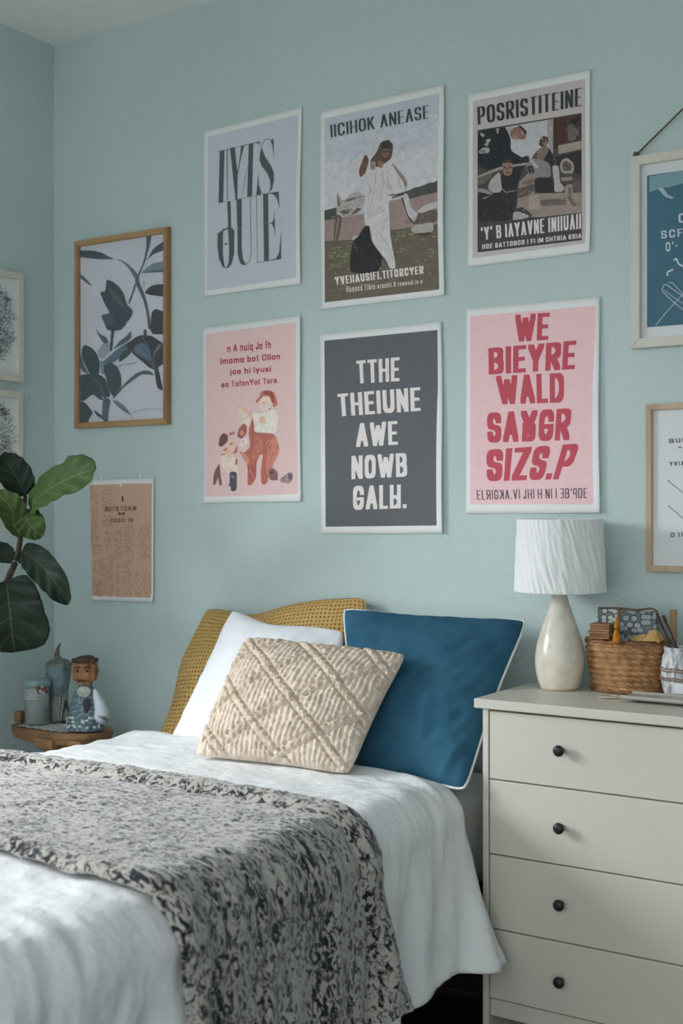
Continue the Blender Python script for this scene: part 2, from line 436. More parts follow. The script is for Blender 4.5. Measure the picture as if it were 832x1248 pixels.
# ------------------------------------------------------------------ posters on the back wall
def quadpts(quad, n, m):
    W = [at_y(x, y, 0) for x, y in quad]
    return W
def poster(name, label, quad, print_quad, print_col, seed, cat='poster', group='unframed posters on the back wall', curl=1.):
    W = [at_y(x, y, 0) for x, y in quad]
    c = sum(W, V()) / 4; base = V((c.x, 0, min(p.z for p in W)))
    t = thing(name, label, cat, base, group)
    n, m = 30, 40; vs = []
    rnd = random.Random(seed); ph = [rnd.uniform(0, 6) for _ in range(4)]; k = [rnd.uniform(.5, 1) for _ in range(4)]
    for j in range(m + 1):
        v = j / m
        for i in range(n + 1):
            u = i / n
            p = (W[0] * (1 - u) + W[1] * u) * (1 - v) + (W[3] * (1 - u) + W[2] * u) * v
            e = max(0, 1 - u / .055) ** 2 * .004 * k[0] * (.6 + .5 * sin(5 * v + ph[0])) + max(0, 1 - (1 - u) / .055) ** 2 * .011 * k[1] * (.7 + .4 * sin(4 * v + ph[1]))
            e += max(0, 1 - (1 - v) / .05) ** 2 * .006 * k[2] * (.6 + .5 * sin(6 * u + ph[2]))
            p.x += .0015 * sin(6 * v + ph[3]) * (u > .95) ; p.y = -(.0045 + curl * max(0, e))
            vs.append(p)
    o = meshobj('paper_sheet', vs, grid_faces(n + 1, m + 1), M['paper'], t)
    solidify(o, .0008, 1)
    ink('print_area', [(print_quad, print_col)], t, on_wall)
    return t

UPREF = (184, 193, 195); LOREF = (196, 207, 209)
def up(*c): return seen(c, UPREF)
def lo_(*c): return seen(c, LOREF)

# 1 - tall serif letters
A = lambda p: crop(245, 125, 6.4, p)
B = lambda p: crop(245, 235, 6.4, p)
t = poster('poster', 'pale blue-grey poster with huge thin-and-thick serif letters stacked in two rows', [(250, 160), (368.5, 130.5), (367.5, 346.5), (249, 361.5)],
           A([(58, 270), (763, 97)]) + B([(758, 662), (52, 765)]), up(165, 177, 188), 1)
ch = up(72, 82, 84); hair = .55; L = []
def P_(pts): L.append((pts, ch))
P_(A([(152, 380), (190, 372), (180, 778), (143, 787)]))
P_(A([(208, 365), (216, 363), (214, 766), (208, 768)]))
P_(A([(232, 358), (270, 350), (293, 560), (290, 760), (275, 762)]))
P_(A([(318, 345), (345, 333), (320, 430), (293, 570), (288, 560), (308, 440)]))
P_(A([(378, 325), (415, 318), (405, 730), (366, 740)]))
P_(A([(415, 318), (465, 305), (462, 345), (452, 320)]))
for a, b in (((140, 386), (465, 306)), ((368, 500), (325, 748)), ((255, 765), (480, 722)), ((143, 787), (200, 772)), ((345, 333), (380, 325)), ((500, 715), (620, 697))):
    L += [(q, ch) for q in polyline(A([a, b]), hair)]
P_(A([(478, 340), (466, 400), (462, 450), (480, 500), (520, 550), (545, 610), (548, 660), (535, 705), (560, 680), (575, 610), (575, 550), (555, 500), (510, 430), (485, 370)]))
P_(A([(572, 282), (577, 430), (570, 400), (563, 340), (548, 303)]))
L += [(q, ch) for q in polyline(A([(478, 345), (490, 312), (510, 290), (532, 284), (550, 292), (560, 305)]), .8)]
L += [(q, ch) for q in polyline(A([(455, 640), (470, 690), (492, 718), (515, 720), (538, 703)]), .8)]
P_(A([(452, 545), (458, 640), (475, 712), (470, 722), (436, 724), (446, 640)]))
P_(B([(210, 70), (238, 65), (242, 272), (218, 275)]))
P_(B([(135, 320), (185, 280), (178, 330), (178, 480), (190, 570), (204, 592), (175, 580), (147, 520), (135, 430)]))
P_(B([(215, 272), (255, 275), (268, 300), (265, 480), (245, 560), (215, 590), (204, 592), (222, 540), (226, 450), (220, 330)]))
P_(B([(190, 395), (212, 395), (212, 408), (190, 408)]))
P_(B([(175, 290), (220, 270), (225, 280), (180, 300)]))
P_(B([(282, 55), (325, 48), (325, 440), (335, 520), (357, 560), (340, 568), (310, 550), (292, 480), (290, 300)]))
L += [(q, ch) for q in polyline(B([(357, 562), (385, 535), (398, 460), (396, 300), (391, 35)]), .7)]
L += [(q, ch) for q in polyline(B([(439, 25), (447, 540)]), .6)] + [(q, ch) for q in polyline(B([(437, 547), (632, 516)]), .7)]
P_(B([(490, 15), (530, 5), (537, 528), (497, 533)]))
P_(B([(530, 7), (612, -8), (621, 135), (610, 85), (592, 35), (565, 14)]))
P_(B([(533, 240), (560, 233), (576, 200), (580, 125), (585, 350), (576, 285), (560, 245)]))
P_(B([(537, 528), (590, 514), (615, 470), (632, 285), (632, 516)]))
L += [(q, up(140, 152, 160)) for q in polyline(B([(95, 318), (290, 278), (490, 240), (700, 200)]), .35)]
ink('print_lettering', L, t, on_wall, .0003, .00002)

# 2 - robed figure in a field
A = lambda p: crop(390, 100, 5.2, p)
B = lambda p: crop(390, 230, 5.2, p)
pq = A([(35, 235), (760, 72)]) + B([(760, 640), (35, 722)])
t = poster('poster', 'poster of a hooded figure in a white robe standing in a grassy field', [(391, 136), (542, 103), (543, 360), (393, 377)], pq, up(162, 174, 184), 2)
L = []
def adds(p, *c): L.append((p, up(*c)))
def add(p, *c): L.append((sm(p), up(*c)))
def rpoly(rnd, inside, n, lenx, leny, cols):
    for _ in range(n):
        x, y = inside(rnd); a = rnd.uniform(-.5, .3); l = rnd.uniform(.4, 1) * lenx; h = rnd.uniform(.4, 1) * leny
        dx, dy = l * cos(a), l * sin(a); c = rnd.choice(cols)
        L.append(([(x - dx, y - dy), (x + dx * .2, y - dy * .2 - h), (x + dx, y + dy), (x - dx * .1, y - dy * .1 + h)], up(*c)))
rnd = random.Random(3)
adds(A([(34, 330), (756, 200), (752, 400), (34, 520)]), 168, 178, 187)
adds(A([(34, 520), (752, 400), (750, 640), (34, 820)]), 176, 183, 189)
adds(B([(33, 200), (280, 160), (450, 80), (748, 25), (750, 290), (33, 370)]), 136, 124, 122)
adds(B([(33, 140), (110, 120), (110, 190), (33, 203)]), 66, 70, 70)
adds(A([(545, 702), (600, 672), (640, 664), (700, 640), (720, 640), (748, 625), (748, 700), (560, 745)]), 72, 76, 74)
adds(B([(34, 335), (200, 325), (450, 265), (749, 225), (760, 640), (35, 722)]), 92, 88, 78)
def ins(r):
    x = r.uniform(.04, .96); y = r.uniform(.03, .95); X = 33 + x * 725
    return crop(390, 230, 5.2, [(X, 345 - x * 105 + y * (340 + 0 * x))])[0]
rpoly(rnd, ins, 230, 5, 1.1, [(104, 106, 82), (84, 80, 70), (116, 112, 96), (72, 70, 62), (98, 92, 82), (126, 122, 108)])
def ins2(r): return crop(390, 230, 5.2, [(r.uniform(60, 200), r.uniform(360, 500))])[0]
rpoly(rnd, ins2, 40, 4, 1.4, [(106, 120, 76), (118, 128, 88), (92, 100, 70)])
def ins3(r): return crop(390, 230, 5.2, [(r.uniform(460, 600), r.uniform(275, 330))])[0]
rpoly(rnd, ins3, 28, 4, 1.3, [(110, 118, 82), (122, 126, 98), (98, 100, 76)])
def ins4(r): return crop(390, 230, 5.2, [(r.uniform(60, 735), r.uniform(165, 225))])[0]
rpoly(rnd, ins4, 36, 6, .9, [(126, 110, 108), (146, 134, 130), (118, 104, 100)])
add(B([(560, 190), (620, 150), (748, 130), (748, 215), (600, 235)]), 92, 84, 80)
add(B([(575, 262), (610, 230), (720, 212), (724, 275), (610, 287)]), 152, 154, 152)
add(B([(610, 150), (680, 100), (748, 80), (748, 122), (650, 158)]), 164, 168, 168)
add(B([(600, 285), (720, 278), (660, 310)]), 70, 68, 62)
add(B([(105, 160), (150, 180), (112, 370), (95, 380), (92, 280)]), 92, 82, 76)
add(B([(118, 185), (128, 190), (104, 330), (98, 330)]), 128, 118, 110)
add(B([(515, 55), (560, 30), (580, 120), (630, 165), (602, 212), (562, 190), (530, 120)]), 168, 172, 176)
add(B([(515, 60), (530, 55), (560, 170), (600, 212), (560, 190)]), 76, 66, 62)
robe = [(250, 640), (285, 590), (350, 555), (450, 500), (500, 580), (558, 640), (550, 690), (470, 720), (440, 760), (446, 900), (450, 980), (488, 1185), (448, 1185), (395, 1095), (335, 1015), (325, 925), (290, 905), (280, 800), (300, 740), (235, 700)]
add(A(robe), 178, 182, 186)
add(B([(110, 10), (150, 85), (230, 15), (300, 45), (272, 140), (190, 185), (110, 165)]), 156, 156, 156)
for p in ([(120, 150), (200, 130), (180, 165)], [(200, 170), (240, 120), (270, 130), (230, 160)], [(150, 85), (200, 60), (290, 45), (200, 80)], [(115, 20), (135, 110), (120, 120)], [(150, 130), (185, 150), (150, 175)]):
    add(B(p), 92, 84, 80)
add(B([(320, 235), (325, 330), (400, 430), (392, 490), (360, 540), (195, 535), (195, 440), (215, 330), (245, 310), (285, 240)]), 40, 42, 46)
add(B([(215, 340), (232, 400), (250, 405), (228, 345)]), 62, 62, 66)
add(B([(330, 340), (420, 450), (448, 505), (400, 440)]), 58, 56, 56)
add(B([(205, 325), (225, 295), (242, 300), (220, 330)]), 160, 166, 168)
add(A([(395, 380), (440, 368), (467, 395), (467, 440), (455, 490), (400, 530), (345, 545), (318, 505), (365, 445), (380, 405)]), 84, 74, 68)
add(A([(395, 385), (438, 372), (460, 400), (440, 420), (395, 425)]), 58, 54, 52)
add(A([(398, 428), (448, 425), (442, 470), (420, 485), (398, 470)]), 122, 94, 82)
add(A([(400, 440), (420, 440), (418, 450), (402, 450)]), 60, 46, 42); add(A([(428, 440), (445, 438), (444, 447), (430, 448)]), 60, 46, 42)
add(A([(290, 455), (318, 490), (295, 580), (260, 610), (248, 570)]), 96, 78, 70)
add(A([(318, 510), (358, 505), (355, 560), (325, 562)]), 150, 142, 136); add(A([(330, 520), (335, 520), (335, 555), (330, 555)]), 80, 66, 60); add(A([(343, 520), (348, 520), (348, 555), (343, 555)]), 80, 66, 60)
add(A([(370, 500), (410, 505), (400, 550), (375, 545)]), 132, 104, 92)
add(A([(455, 500), (560, 630), (548, 690), (535, 640), (480, 560)]), 132, 120, 114)
for a in ([(360, 570), (350, 700), (320, 800)], [(400, 560), (410, 640), (380, 760)], [(430, 600), (440, 680), (470, 715)], [(300, 640), (330, 690), (300, 735)], [(445, 640), (460, 690)], [(500, 600), (520, 680)], [(380, 960), (440, 1040), (470, 1130)], [(350, 850), (420, 810)], [(240, 700), (280, 650)]):
    for q in polyline(A(a), .7): adds(q, 140, 138, 140)
for a in ([(440, 720), (500, 715), (580, 690)], [(460, 735), (540, 712)]):
    for q in polyline(A(a), 1.6): adds(q, 70, 62, 58)
rb = A(robe); cc = lambda *cs: [up(*c) for c in cs]
L += streaks(rnd, rb, 60, 14, .9, 1.5, cc((160, 162, 166), (190, 194, 198), (150, 150, 152), (184, 188, 190)), .35)
L += streaks(rnd, B([(110, 10), (150, 85), (230, 15), (300, 45), (272, 140), (190, 185), (110, 165)]), 50, 9, 1., .2, cc((120, 114, 110), (176, 178, 178), (98, 90, 86)), .8)
L += streaks(rnd, B([(320, 235), (325, 330), (400, 430), (392, 490), (360, 540), (195, 535), (195, 440), (215, 330), (245, 310), (285, 240)]), 40, 12, 1.2, 1.3, cc((52, 54, 58), (32, 34, 38), (60, 60, 64)), .3)
L += streaks(rnd, A([(395, 380), (440, 368), (467, 395), (467, 440), (455, 490), (400, 530), (345, 545), (318, 505), (365, 445), (380, 405)]), 26, 7, .8, 1.9, cc((104, 90, 82), (66, 58, 54)), .3)
L += streaks(rnd, A([(560, 700), (600, 674), (748, 630), (748, 700), (560, 742)]), 40, 3, 1.1, -1.3, cc((58, 64, 62), (88, 92, 90)), .3)
L += streaks(rnd, B([(560, 190), (620, 150), (748, 130), (748, 215), (600, 235)]), 40, 5, 1., .3, cc((110, 98, 90), (78, 70, 66), (126, 116, 108)), .8)
L += streaks(rnd, A([(290, 455), (318, 490), (295, 580), (260, 610), (248, 570)]), 14, 4, .8, 1.8, cc((120, 96, 84), (74, 60, 56)), .4)
ink('print_picture', L, t, on_wall, .0004)
L = [(q, up(58, 66, 70)) for q in text('IICIHOK ANEASE', A([(70, 275), (695, 148), (697, 232), (75, 355)]), .6, .17, .05, .13)]
ink('print_title', L, t, on_wall, .0016, .00002); L = []
L += [(q, up(196, 198, 196)) for q in text('YVEIIAUSIFI.TITORCYER', B([(98, 562), (660, 490), (662, 540), (105, 612)]), .55, .2, .12, .14)]
L += [(q, up(176, 178, 174)) for q in text('Hunacd Tibla orcont S rnesnd in n', B([(172, 618), (655, 575), (655, 602), (172, 660)]), .6, .2, .16, .2)]
ink('print_lettering', L, t, on_wall, .0016, .00002)

# 3 - film style poster
A = lambda p: crop(570, 80, 5.368, p)
B = lambda p: crop(570, 200, 5.368, p)
t = poster('poster', 'poster of people around a vintage car between heavy black and white titles', [(572, 115.5), (720.5, 85), (720, 307), (571, 325.5)],
           A([(38, 235), (772, 88)]) + B([(776, 520), (35, 618)]), up(166, 166, 166), 3)
L = []
adds(A([(68, 425), (748, 312)]) + B([(750, 500), (68, 580)]), 66, 66, 66)
adds(A([(250, 405), (562, 352), (560, 575), (430, 610), (370, 610), (285, 560)]), 160, 168, 172)
add(A([(520, 360), (562, 352), (560, 560), (535, 570)]), 136, 138, 138)
add(A([(68, 430), (250, 402), (285, 480), (285, 560), (370, 610), (350, 650), (68, 690)]), 38, 42, 46)
for p in ([(85, 440), (115, 455), (110, 470), (92, 465)], [(120, 490), (150, 478), (155, 492), (130, 520)], [(75, 560), (110, 535), (150, 545), (142, 575), (80, 580)], [(105, 515), (140, 510), (135, 535)], [(185, 415), (212, 412), (200, 455)]):
    add(A(p), 146, 148, 146)
add(A([(245, 408), (300, 400), (280, 450)]), 150, 154, 156)
add(A([(300, 410), (345, 395), (385, 430), (385, 485), (300, 488), (275, 450)]), 118, 92, 80)
add(A([(330, 395), (350, 395), (392, 432), (385, 460), (365, 425)]), 50, 44, 42); add(A([(300, 440), (330, 470), (350, 485), (300, 488)]), 142, 118, 104)
adds(A([(565, 352), (648, 338), (642, 510), (600, 522), (570, 565)]), 66, 48, 42)
adds(A([(648, 338), (747, 320), (747, 490), (645, 508)]), 60, 56, 54); add(A([(655, 400), (690, 380), (735, 440), (700, 495), (660, 500)]), 96, 90, 86); add(A([(670, 350), (740, 335), (740, 360), (690, 400)]), 46, 40, 40)
adds(A([(597, 525), (747, 495), (747, 548), (597, 582)]), 140, 134, 124)
add(A([(465, 500), (495, 462), (530, 470), (530, 510), (500, 540), (470, 525)]), 74, 60, 54); add(A([(485, 505), (525, 500), (515, 535)]), 118, 96, 84)
add(A([(540, 535), (575, 640), (545, 668), (430, 645), (480, 600)]), 42, 42, 44)
add(A([(440, 575), (500, 525), (542, 540), (490, 640), (425, 612)]), 110, 100, 94); add(A([(430, 590), (460, 570), (450, 630), (425, 612)]), 70, 62, 58)
add(A([(345, 605), (400, 590), (430, 650), (400, 665), (350, 645)]), 52, 50, 50)
add(B([(68, 80), (228, 15), (400, -8), (400, 6), (228, 35), (68, 94)]), 142, 138, 132)
add(B([(68, 94), (180, 50), (140, 110), (68, 150)]), 92, 88, 84)
adds(B([(330, 250), (340, 120), (400, 60), (440, 110), (440, 195), (748, 188), (749, 340), (430, 350), (320, 320)]), 132, 124, 118)
add(B([(360, 110), (440, 100), (440, 130), (360, 140)]), 104, 96, 92); add(B([(320, 170), (440, 125), (445, 165), (400, 210), (330, 230)]), 82, 78, 76)
add(B([(400, 215), (470, 205), (475, 300), (405, 300)]), 148, 142, 136)
add(B([(225, 75), (300, 20), (380, 10), (320, 140), (330, 200), (290, 380), (68, 400), (68, 180), (220, 185)]), 42, 44, 47)
add(B([(135, 160), (150, 110), (215, 45), (228, 185), (165, 192)]), 150, 152, 154)
for q in polyline(B([(215, 100), (228, 165), (255, 188), (320, 175)]), .8): adds(q, 140, 138, 136)
add(B([(68, 158), (130, 170), (168, 195), (160, 205), (68, 182)]), 128, 130, 132); add(B([(100, 225), (160, 205), (110, 235)]), 120, 122, 122)
add(B([(228, 0), (245, -28), (285, -28), (298, 0), (295, 65), (270, 80), (240, 75)]), 128, 106, 94)
add(B([(228, 0), (245, -28), (285, -28), (298, 0), (265, -8)]), 66, 54, 48)
for p in ([(236, 22), (258, 20), (256, 30), (238, 30)], [(270, 20), (292, 18), (290, 28), (272, 28)], [(248, 56), (284, 54), (282, 62), (250, 62)], [(262, 30), (268, 30), (268, 44), (260, 44)]): add(B(p), 60, 46, 42)
add(B([(380, 20), (420, -40), (540, -10), (550, 90), (440, 110), (400, 60)]), 120, 120, 120); add(B([(400, -40), (420, -30), (470, 20), (450, 40)]), 160, 162, 160); add(B([(385, 20), (430, 10), (440, 60), (410, 70)]), 56, 54, 54)
add(B([(440, 90), (560, 90), (600, 188), (450, 195)]), 46, 44, 46)
add(B([(555, 10), (600, 15), (605, 120), (640, 160), (620, 185), (570, 185), (570, 130)]), 152, 156, 158)
adds(A([(575, 600), (747, 560), (747, 720), (590, 660)]), 44, 46, 50)
add(B([(605, 10), (620, -25), (655, -40), (695, -5), (700, 40), (690, 65), (620, 65)]), 140, 136, 132); add(B([(620, 0), (650, -22), (685, 5), (680, 45), (630, 50)]), 78, 74, 72)
add(B([(610, 90), (690, 85), (690, 110), (615, 115)]), 128, 120, 114)
add(B([(640, 140), (690, 130), (690, 200), (748, 265), (742, 300), (680, 300), (640, 230)]), 132, 126, 120); add(B([(660, 160), (680, 150), (680, 220), (720, 270), (690, 285), (655, 225)]), 98, 92, 88)
adds(B([(480, 237), (648, 225), (648, 268), (480, 276)]), 92, 88, 84)
add(B([(310, 300), (360, 278), (435, 342), (350, 348)]), 62, 62, 64)
add(B([(300, 320), (330, 310), (420, 345), (300, 380)]), 148, 148, 146)
adds(B([(690, 120), (748, 110), (748, 185), (700, 180)]), 84, 82, 80)
adds(B([(68, 385), (290, 370), (749, 320), (750, 500), (68, 580)]), 62, 62, 63)
rnd = random.Random(9); cc = lambda *cs: [up(*c) for c in cs]
L3 = L.pop()
L += streaks(rnd, A([(68, 430), (250, 402), (285, 480), (285, 560), (370, 610), (350, 650), (68, 690)]), 40, 9, 1.4, 1.2, cc((46, 50, 54), (30, 34, 38), (58, 60, 62)), .6)
L += streaks(rnd, B([(330, 250), (340, 120), (400, 60), (440, 110), (440, 195), (748, 188), (749, 340), (430, 350), (320, 320)]), 70, 9, 1., -.15, cc((146, 138, 132), (116, 108, 102), (128, 120, 114), (100, 94, 90)), .4)
L += streaks(rnd, B([(68, 180), (220, 185), (330, 200), (290, 380), (68, 400)]), 40, 10, 1.4, 1.4, cc((52, 54, 58), (34, 36, 38), (64, 66, 68)), .4)
L += streaks(rnd, B([(380, 20), (420, -40), (540, -10), (550, 90), (440, 110), (400, 60)]), 26, 6, 1., .4, cc((140, 140, 140), (98, 98, 98), (84, 82, 82)), .6)
L += streaks(rnd, A([(648, 338), (747, 320), (747, 490), (645, 508)]), 30, 6, 1.2, 1.2, cc((46, 42, 42), (84, 78, 74), (110, 104, 100)), .8)
L += streaks(rnd, A([(260, 405), (560, 352), (560, 570), (300, 560)]), 30, 10, 1., 1.5, cc((168, 176, 180), (150, 158, 162)), .2)
L += streaks(rnd, A([(440, 575), (500, 525), (542, 540), (490, 640), (425, 612)]), 16, 4, .8, .8, cc((84, 74, 70), (132, 122, 116)), .5)
L += streaks(rnd, B([(605, 10), (620, -25), (655, -40), (695, -5), (700, 40), (690, 65), (620, 65)]), 18, 4, .9, .6, cc((168, 164, 160), (66, 62, 60), (110, 104, 100)), .9)
L += streaks(rnd, B([(640, 140), (690, 130), (690, 200), (748, 265), (742, 300), (680, 300), (640, 230)]), 18, 5, .9, 1.1, cc((160, 154, 148), (88, 82, 78)), .5)
L.append(L3)
ink('print_picture', L, t, on_wall, .0004)
L = [(q, up(50, 56, 60)) for q in text('POSRISTITEINE', A([(66, 275), (750, 148), (750, 266), (70, 390)]), .46, .155, .05, .09)]
ink('print_title', L, t, on_wall, .0016, .00002); L = []
L += [(q, up(190, 192, 192)) for q in text("'Y' B IAYAVNE INIIUAII", B([(90, 418), (745, 325), (745, 425), (95, 500)]), .36, .13, .08, .09)]
L += [(q, up(184, 186, 184)) for q in text("HOE SATTOBCO I FI IM CHTRIA KRIA", B([(100, 528), (748, 455), (748, 486), (100, 560)]), .6, .2, .16, .18)]
ink('print_lettering', L, t, on_wall, .0016, .00002)

# 4 - pink poster with woman and children
A = lambda p: crop(245, 380, 6.4, p)
B = lambda p: crop(245, 460, 6.4, p)
t = poster('poster', 'pale pink poster of a seated woman with children under small red lettering', [(248, 400), (367.5, 384), (368, 611), (249, 613)],
           A([(45, 175), (755, 80)]) + B([(762, 912), (45, 930)]), lo_(205, 186, 187), 4)
L = []
def add(p, *c): L.append((sm(p), lo_(*c)))
add(B([(300, 230), (385, 300), (392, 385), (300, 360)]), 216, 202, 190)
add(B([(300, 195), (335, 230), (412, 290), (412, 335), (345, 262), (295, 235)]), 208, 176, 154)
add(B([(410, 275), (470, 285), (545, 250), (602, 265), (607, 400), (578, 438), (420, 432), (412, 340)]), 218, 212, 206)
add(B([(450, 315), (500, 300), (518, 350), (482, 372)]), 212, 176, 156)
add(B([(470, 160), (545, 150), (558, 200), (540, 250), (505, 295), (470, 240)]), 216, 198, 188)
add(B([(470, 112), (540, 98), (580, 120), (608, 210), (575, 238), (556, 190), (538, 148), (490, 145), (440, 208), (432, 182), (465, 150)]), 172, 112, 90)
add(B([(480, 108), (535, 100), (570, 125), (580, 200), (560, 190), (545, 140), (495, 130)]), 138, 80, 64)
add(B([(485, 190), (500, 188), (500, 205), (487, 205)]), 190, 150, 138); add(B([(535, 245), (550, 240), (545, 260)]), 120, 80, 70)
add(B([(408, 310), (420, 365), (422, 430), (580, 437), (622, 550), (600, 620), (560, 700), (520, 832), (478, 838), (470, 740), (490, 600), (465, 605), (440, 660), (437, 780), (400, 842), (368, 840), (370, 680), (298, 570), (345, 590), (392, 540), (375, 420)]), 166, 100, 88)
add(B([(520, 530), (582, 452), (622, 550), (600, 620), (545, 730), (525, 820), (510, 700)]), 190, 126, 112)
add(B([(430, 450), (500, 480), (480, 590), (430, 650), (400, 640)]), 176, 112, 98)
add(B([(298, 570), (345, 590), (385, 640), (370, 690)]), 188, 136, 122); add(B([(375, 700), (435, 700), (430, 780), (385, 790)]), 146, 92, 84)
add(B([(300, 400), (340, 355), (364, 380), (362, 440), (320, 482), (286, 462)]), 150, 96, 84); add(B([(305, 420), (335, 410), (345, 440), (320, 460)]), 190, 134, 116)
add(B([(310, 490), (372, 460), (370, 520), (312, 542)]), 216, 208, 204); add(B([(318, 500), (345, 480), (340, 520)]), 190, 172, 166)
add(B([(165, 560), (240, 480), (290, 500), (292, 592), (160, 625)]), 214, 188, 174)
for p in ([(170, 570), (215, 540), (200, 580)], [(220, 520), (280, 495), (240, 530)], [(250, 600), (290, 520), (292, 590)], [(165, 590), (205, 600), (165, 610)], [(225, 430), (272, 420), (265, 445), (225, 455)]): add(B(p), 172, 118, 106)
add(B([(150, 470), (180, 432), (218, 450), (215, 500), (165, 545), (142, 530)]), 104, 76, 74)
add(B([(155, 620), (290, 620), (292, 740), (215, 745), (160, 680)]), 218, 202, 190); add(B([(275, 630), (292, 640), (288, 690), (275, 680)]), 160, 96, 88)
add(B([(150, 665), (160, 760), (172, 842), (148, 842), (140, 775), (120, 838), (98, 836), (108, 740)]), 118, 86, 90)
add(B([(230, 735), (287, 735), (285, 885), (238, 887), (238, 850), (218, 845), (230, 820)]), 72, 78, 86)
add(B([(240, 760), (270, 765), (268, 790), (242, 785)]), 110, 116, 118)
add(B([(530, 720), (570, 705), (605, 740), (607, 805), (540, 800)]), 122, 92, 98); add(B([(540, 735), (575, 730), (570, 750), (545, 755)]), 90, 66, 74)
add(B([(620, 790), (690, 740), (720, 740), (722, 800), (690, 830), (625, 815)]), 142, 130, 136); add(B([(685, 750), (715, 745), (718, 790), (690, 800)]), 96, 84, 92)
rnd = random.Random(4); cc = lambda *cs: [lo_(*c) for c in cs]
L += streaks(rnd, B([(380, 440), (580, 440), (615, 550), (560, 690), (520, 820), (475, 830), (490, 610), (440, 650), (430, 780), (375, 830), (375, 600)]), 60, 11, 1.3, 1.6, cc((180, 116, 104), (152, 90, 80), (194, 134, 120)), .3)
L += streaks(rnd, B([(470, 112), (540, 98), (580, 120), (608, 210), (575, 230), (556, 190), (538, 148), (490, 145)]), 22, 4, .8, .9, cc((190, 134, 112), (128, 76, 60)), .7)
L += streaks(rnd, B([(410, 275), (545, 255), (602, 265), (605, 400), (578, 436), (420, 430)]), 26, 8, 1.1, .9, cc((206, 196, 190), (226, 222, 218)), .7)
L += streaks(rnd, B([(165, 560), (240, 480), (290, 500), (292, 592), (160, 625)]), 22, 5, .9, .4, cc((196, 152, 138), (226, 208, 198), (178, 128, 116)), .9)
L += streaks(rnd, B([(620, 790), (690, 740), (720, 740), (722, 800), (690, 830), (625, 815)]), 18, 4, .8, .4, cc((100, 90, 98), (176, 166, 172)), .9)
L += streaks(rnd, B([(530, 720), (570, 705), (605, 740), (607, 805), (540, 800)]), 12, 4, .8, .4, cc((92, 66, 76), (146, 116, 120)), .9)
ink('print_picture', L, t, on_wall, .0001, .00001)
red = lo_(160, 66, 72)
L = [(q, red) for q in text('n A nuiq Jo fh', A([(210, 258), (552, 226), (552, 286), (212, 318)]), .6, .17, .14, .12)]
L += [(q, red) for q in text('Imama bot Ollon', A([(155, 362), (622, 322), (622, 372), (157, 412)]), .6, .17, .14, .12)]
L += [(q, red) for q in text('joe hi lyusi', A([(230, 447), (552, 422), (552, 468), (232, 492)]), .6, .17, .14, .12)]
L += [(q, red) for q in text('ea TafonYat Tore.', A([(165, 547), (612, 510), (612, 555), (167, 593)]), .6, .17, .14, .12)]
ink('print_lettering', L, t, on_wall, .0003, .00002)

# 5 - dark poster
A = lambda p: crop(230, 370, 2.6, p)
t = poster('poster', 'charcoal grey poster with five lines of bold white block letters', [(391, 408), (539, 392), (541.5, 650), (393, 650.5)],
           A([(432, 118), (790, 84), (795, 703), (436, 707)]), lo_(84, 92, 98), 5)
wht = lo_(204, 208, 208); L = []
for s, q in (('TTHE', [(533, 182), (670, 170), (670, 246), (537, 254)]), ('THEIUNE', [(473, 287), (735, 265), (737, 340), (478, 358)]), ('AWE', [(533, 380), (663, 372), (665, 447), (533, 455)]),
             ('NOWB', [(518, 483), (693, 473), (695, 548), (518, 557)]), ('GAL%.', [(523, 578), (692, 573), (692, 648), (523, 654)])):
    L += [(g, wht) for g in text(s, A(q), .42, .145, .13, .075)]
ink('print_lettering', L, t, on_wall, .0003, .00002)

# 6 - pink poster, red letters
A = lambda p: crop(550, 350, 2.95, p)
t = poster('poster', 'pink poster filled with large red block letters above a line of navy type', [(569, 377), (731, 362), (732, 625), (569, 626)],
           A([(70, 105), (520, 68), (520, 780), (70, 780)]), lo_(214, 184, 189), 6)
red = lo_(172, 74, 90); L = []
for s, q in (('WE', [(232, 100), (356, 92), (350, 190), (232, 198)]), ('BIEYRE', [(135, 220), (452, 192), (445, 295), (137, 315)]), ('WALD', [(162, 320), (408, 308), (406, 415), (172, 422)]),
             ('SA#GR', [(130, 452), (435, 435), (425, 550), (132, 560)]), ('SIZS.P', [(128, 585), (465, 562), (420, 690), (130, 698)])):
    L += [(g, red) for g in text(s, A(q), .48, .175, .15, .06)]
L += [(g, lo_(78, 72, 92)) for g in text("ELRIGKA.VI JHI H NI I EB'PDE", A([(93, 730), (490, 722), (490, 758), (95, 764)]), .5, .13, .08, .16, '0010010001')]
ink('print_lettering', L, t, on_wall, .0003, .00002)

# newsprint sheet
A = lambda p: crop(90, 560, 5.943, p)
q = [(112.5, 585), (189, 582.5), (188.5, 733.5), (112.5, 731)]
W = [at_y(x, y, 0) for x, y in q]; base = (sum(W, V()) / 4); base.z = min(p.z for p in W); base.y = 0
t = thing('newsprint_sheet', 'brown newsprint sheet on a white backing taped to the wall above the side table', 'print', base)
vs = []
for j in range(31):
    v = j / 30
    for i in range(21):
        u = i / 20; p = (W[0] * (1 - u) + W[1] * u) * (1 - v) + (W[3] * (1 - u) + W[2] * u) * v
        p.y = -(.0035 + .006 * max(0, 1 - (1 - u) / .06) ** 2 + .006 * max(0, 1 - (1 - v) / .08) ** 2); vs.append(p)
solidify(meshobj('paper_backing', vs, grid_faces(21, 31), M['paper'], t), .0008, 1)
kc = (176, 154, 135)
L = [(A([(122, 185), (335, 178), (346, 205), (358, 177), (575, 172), (572, 700), (570, 1028), (138, 1020), (134, 700)]), seen(kc, (190, 202, 204)))]
rnd = random.Random(11)
dk = seen((136, 112, 94), (190, 202, 204))
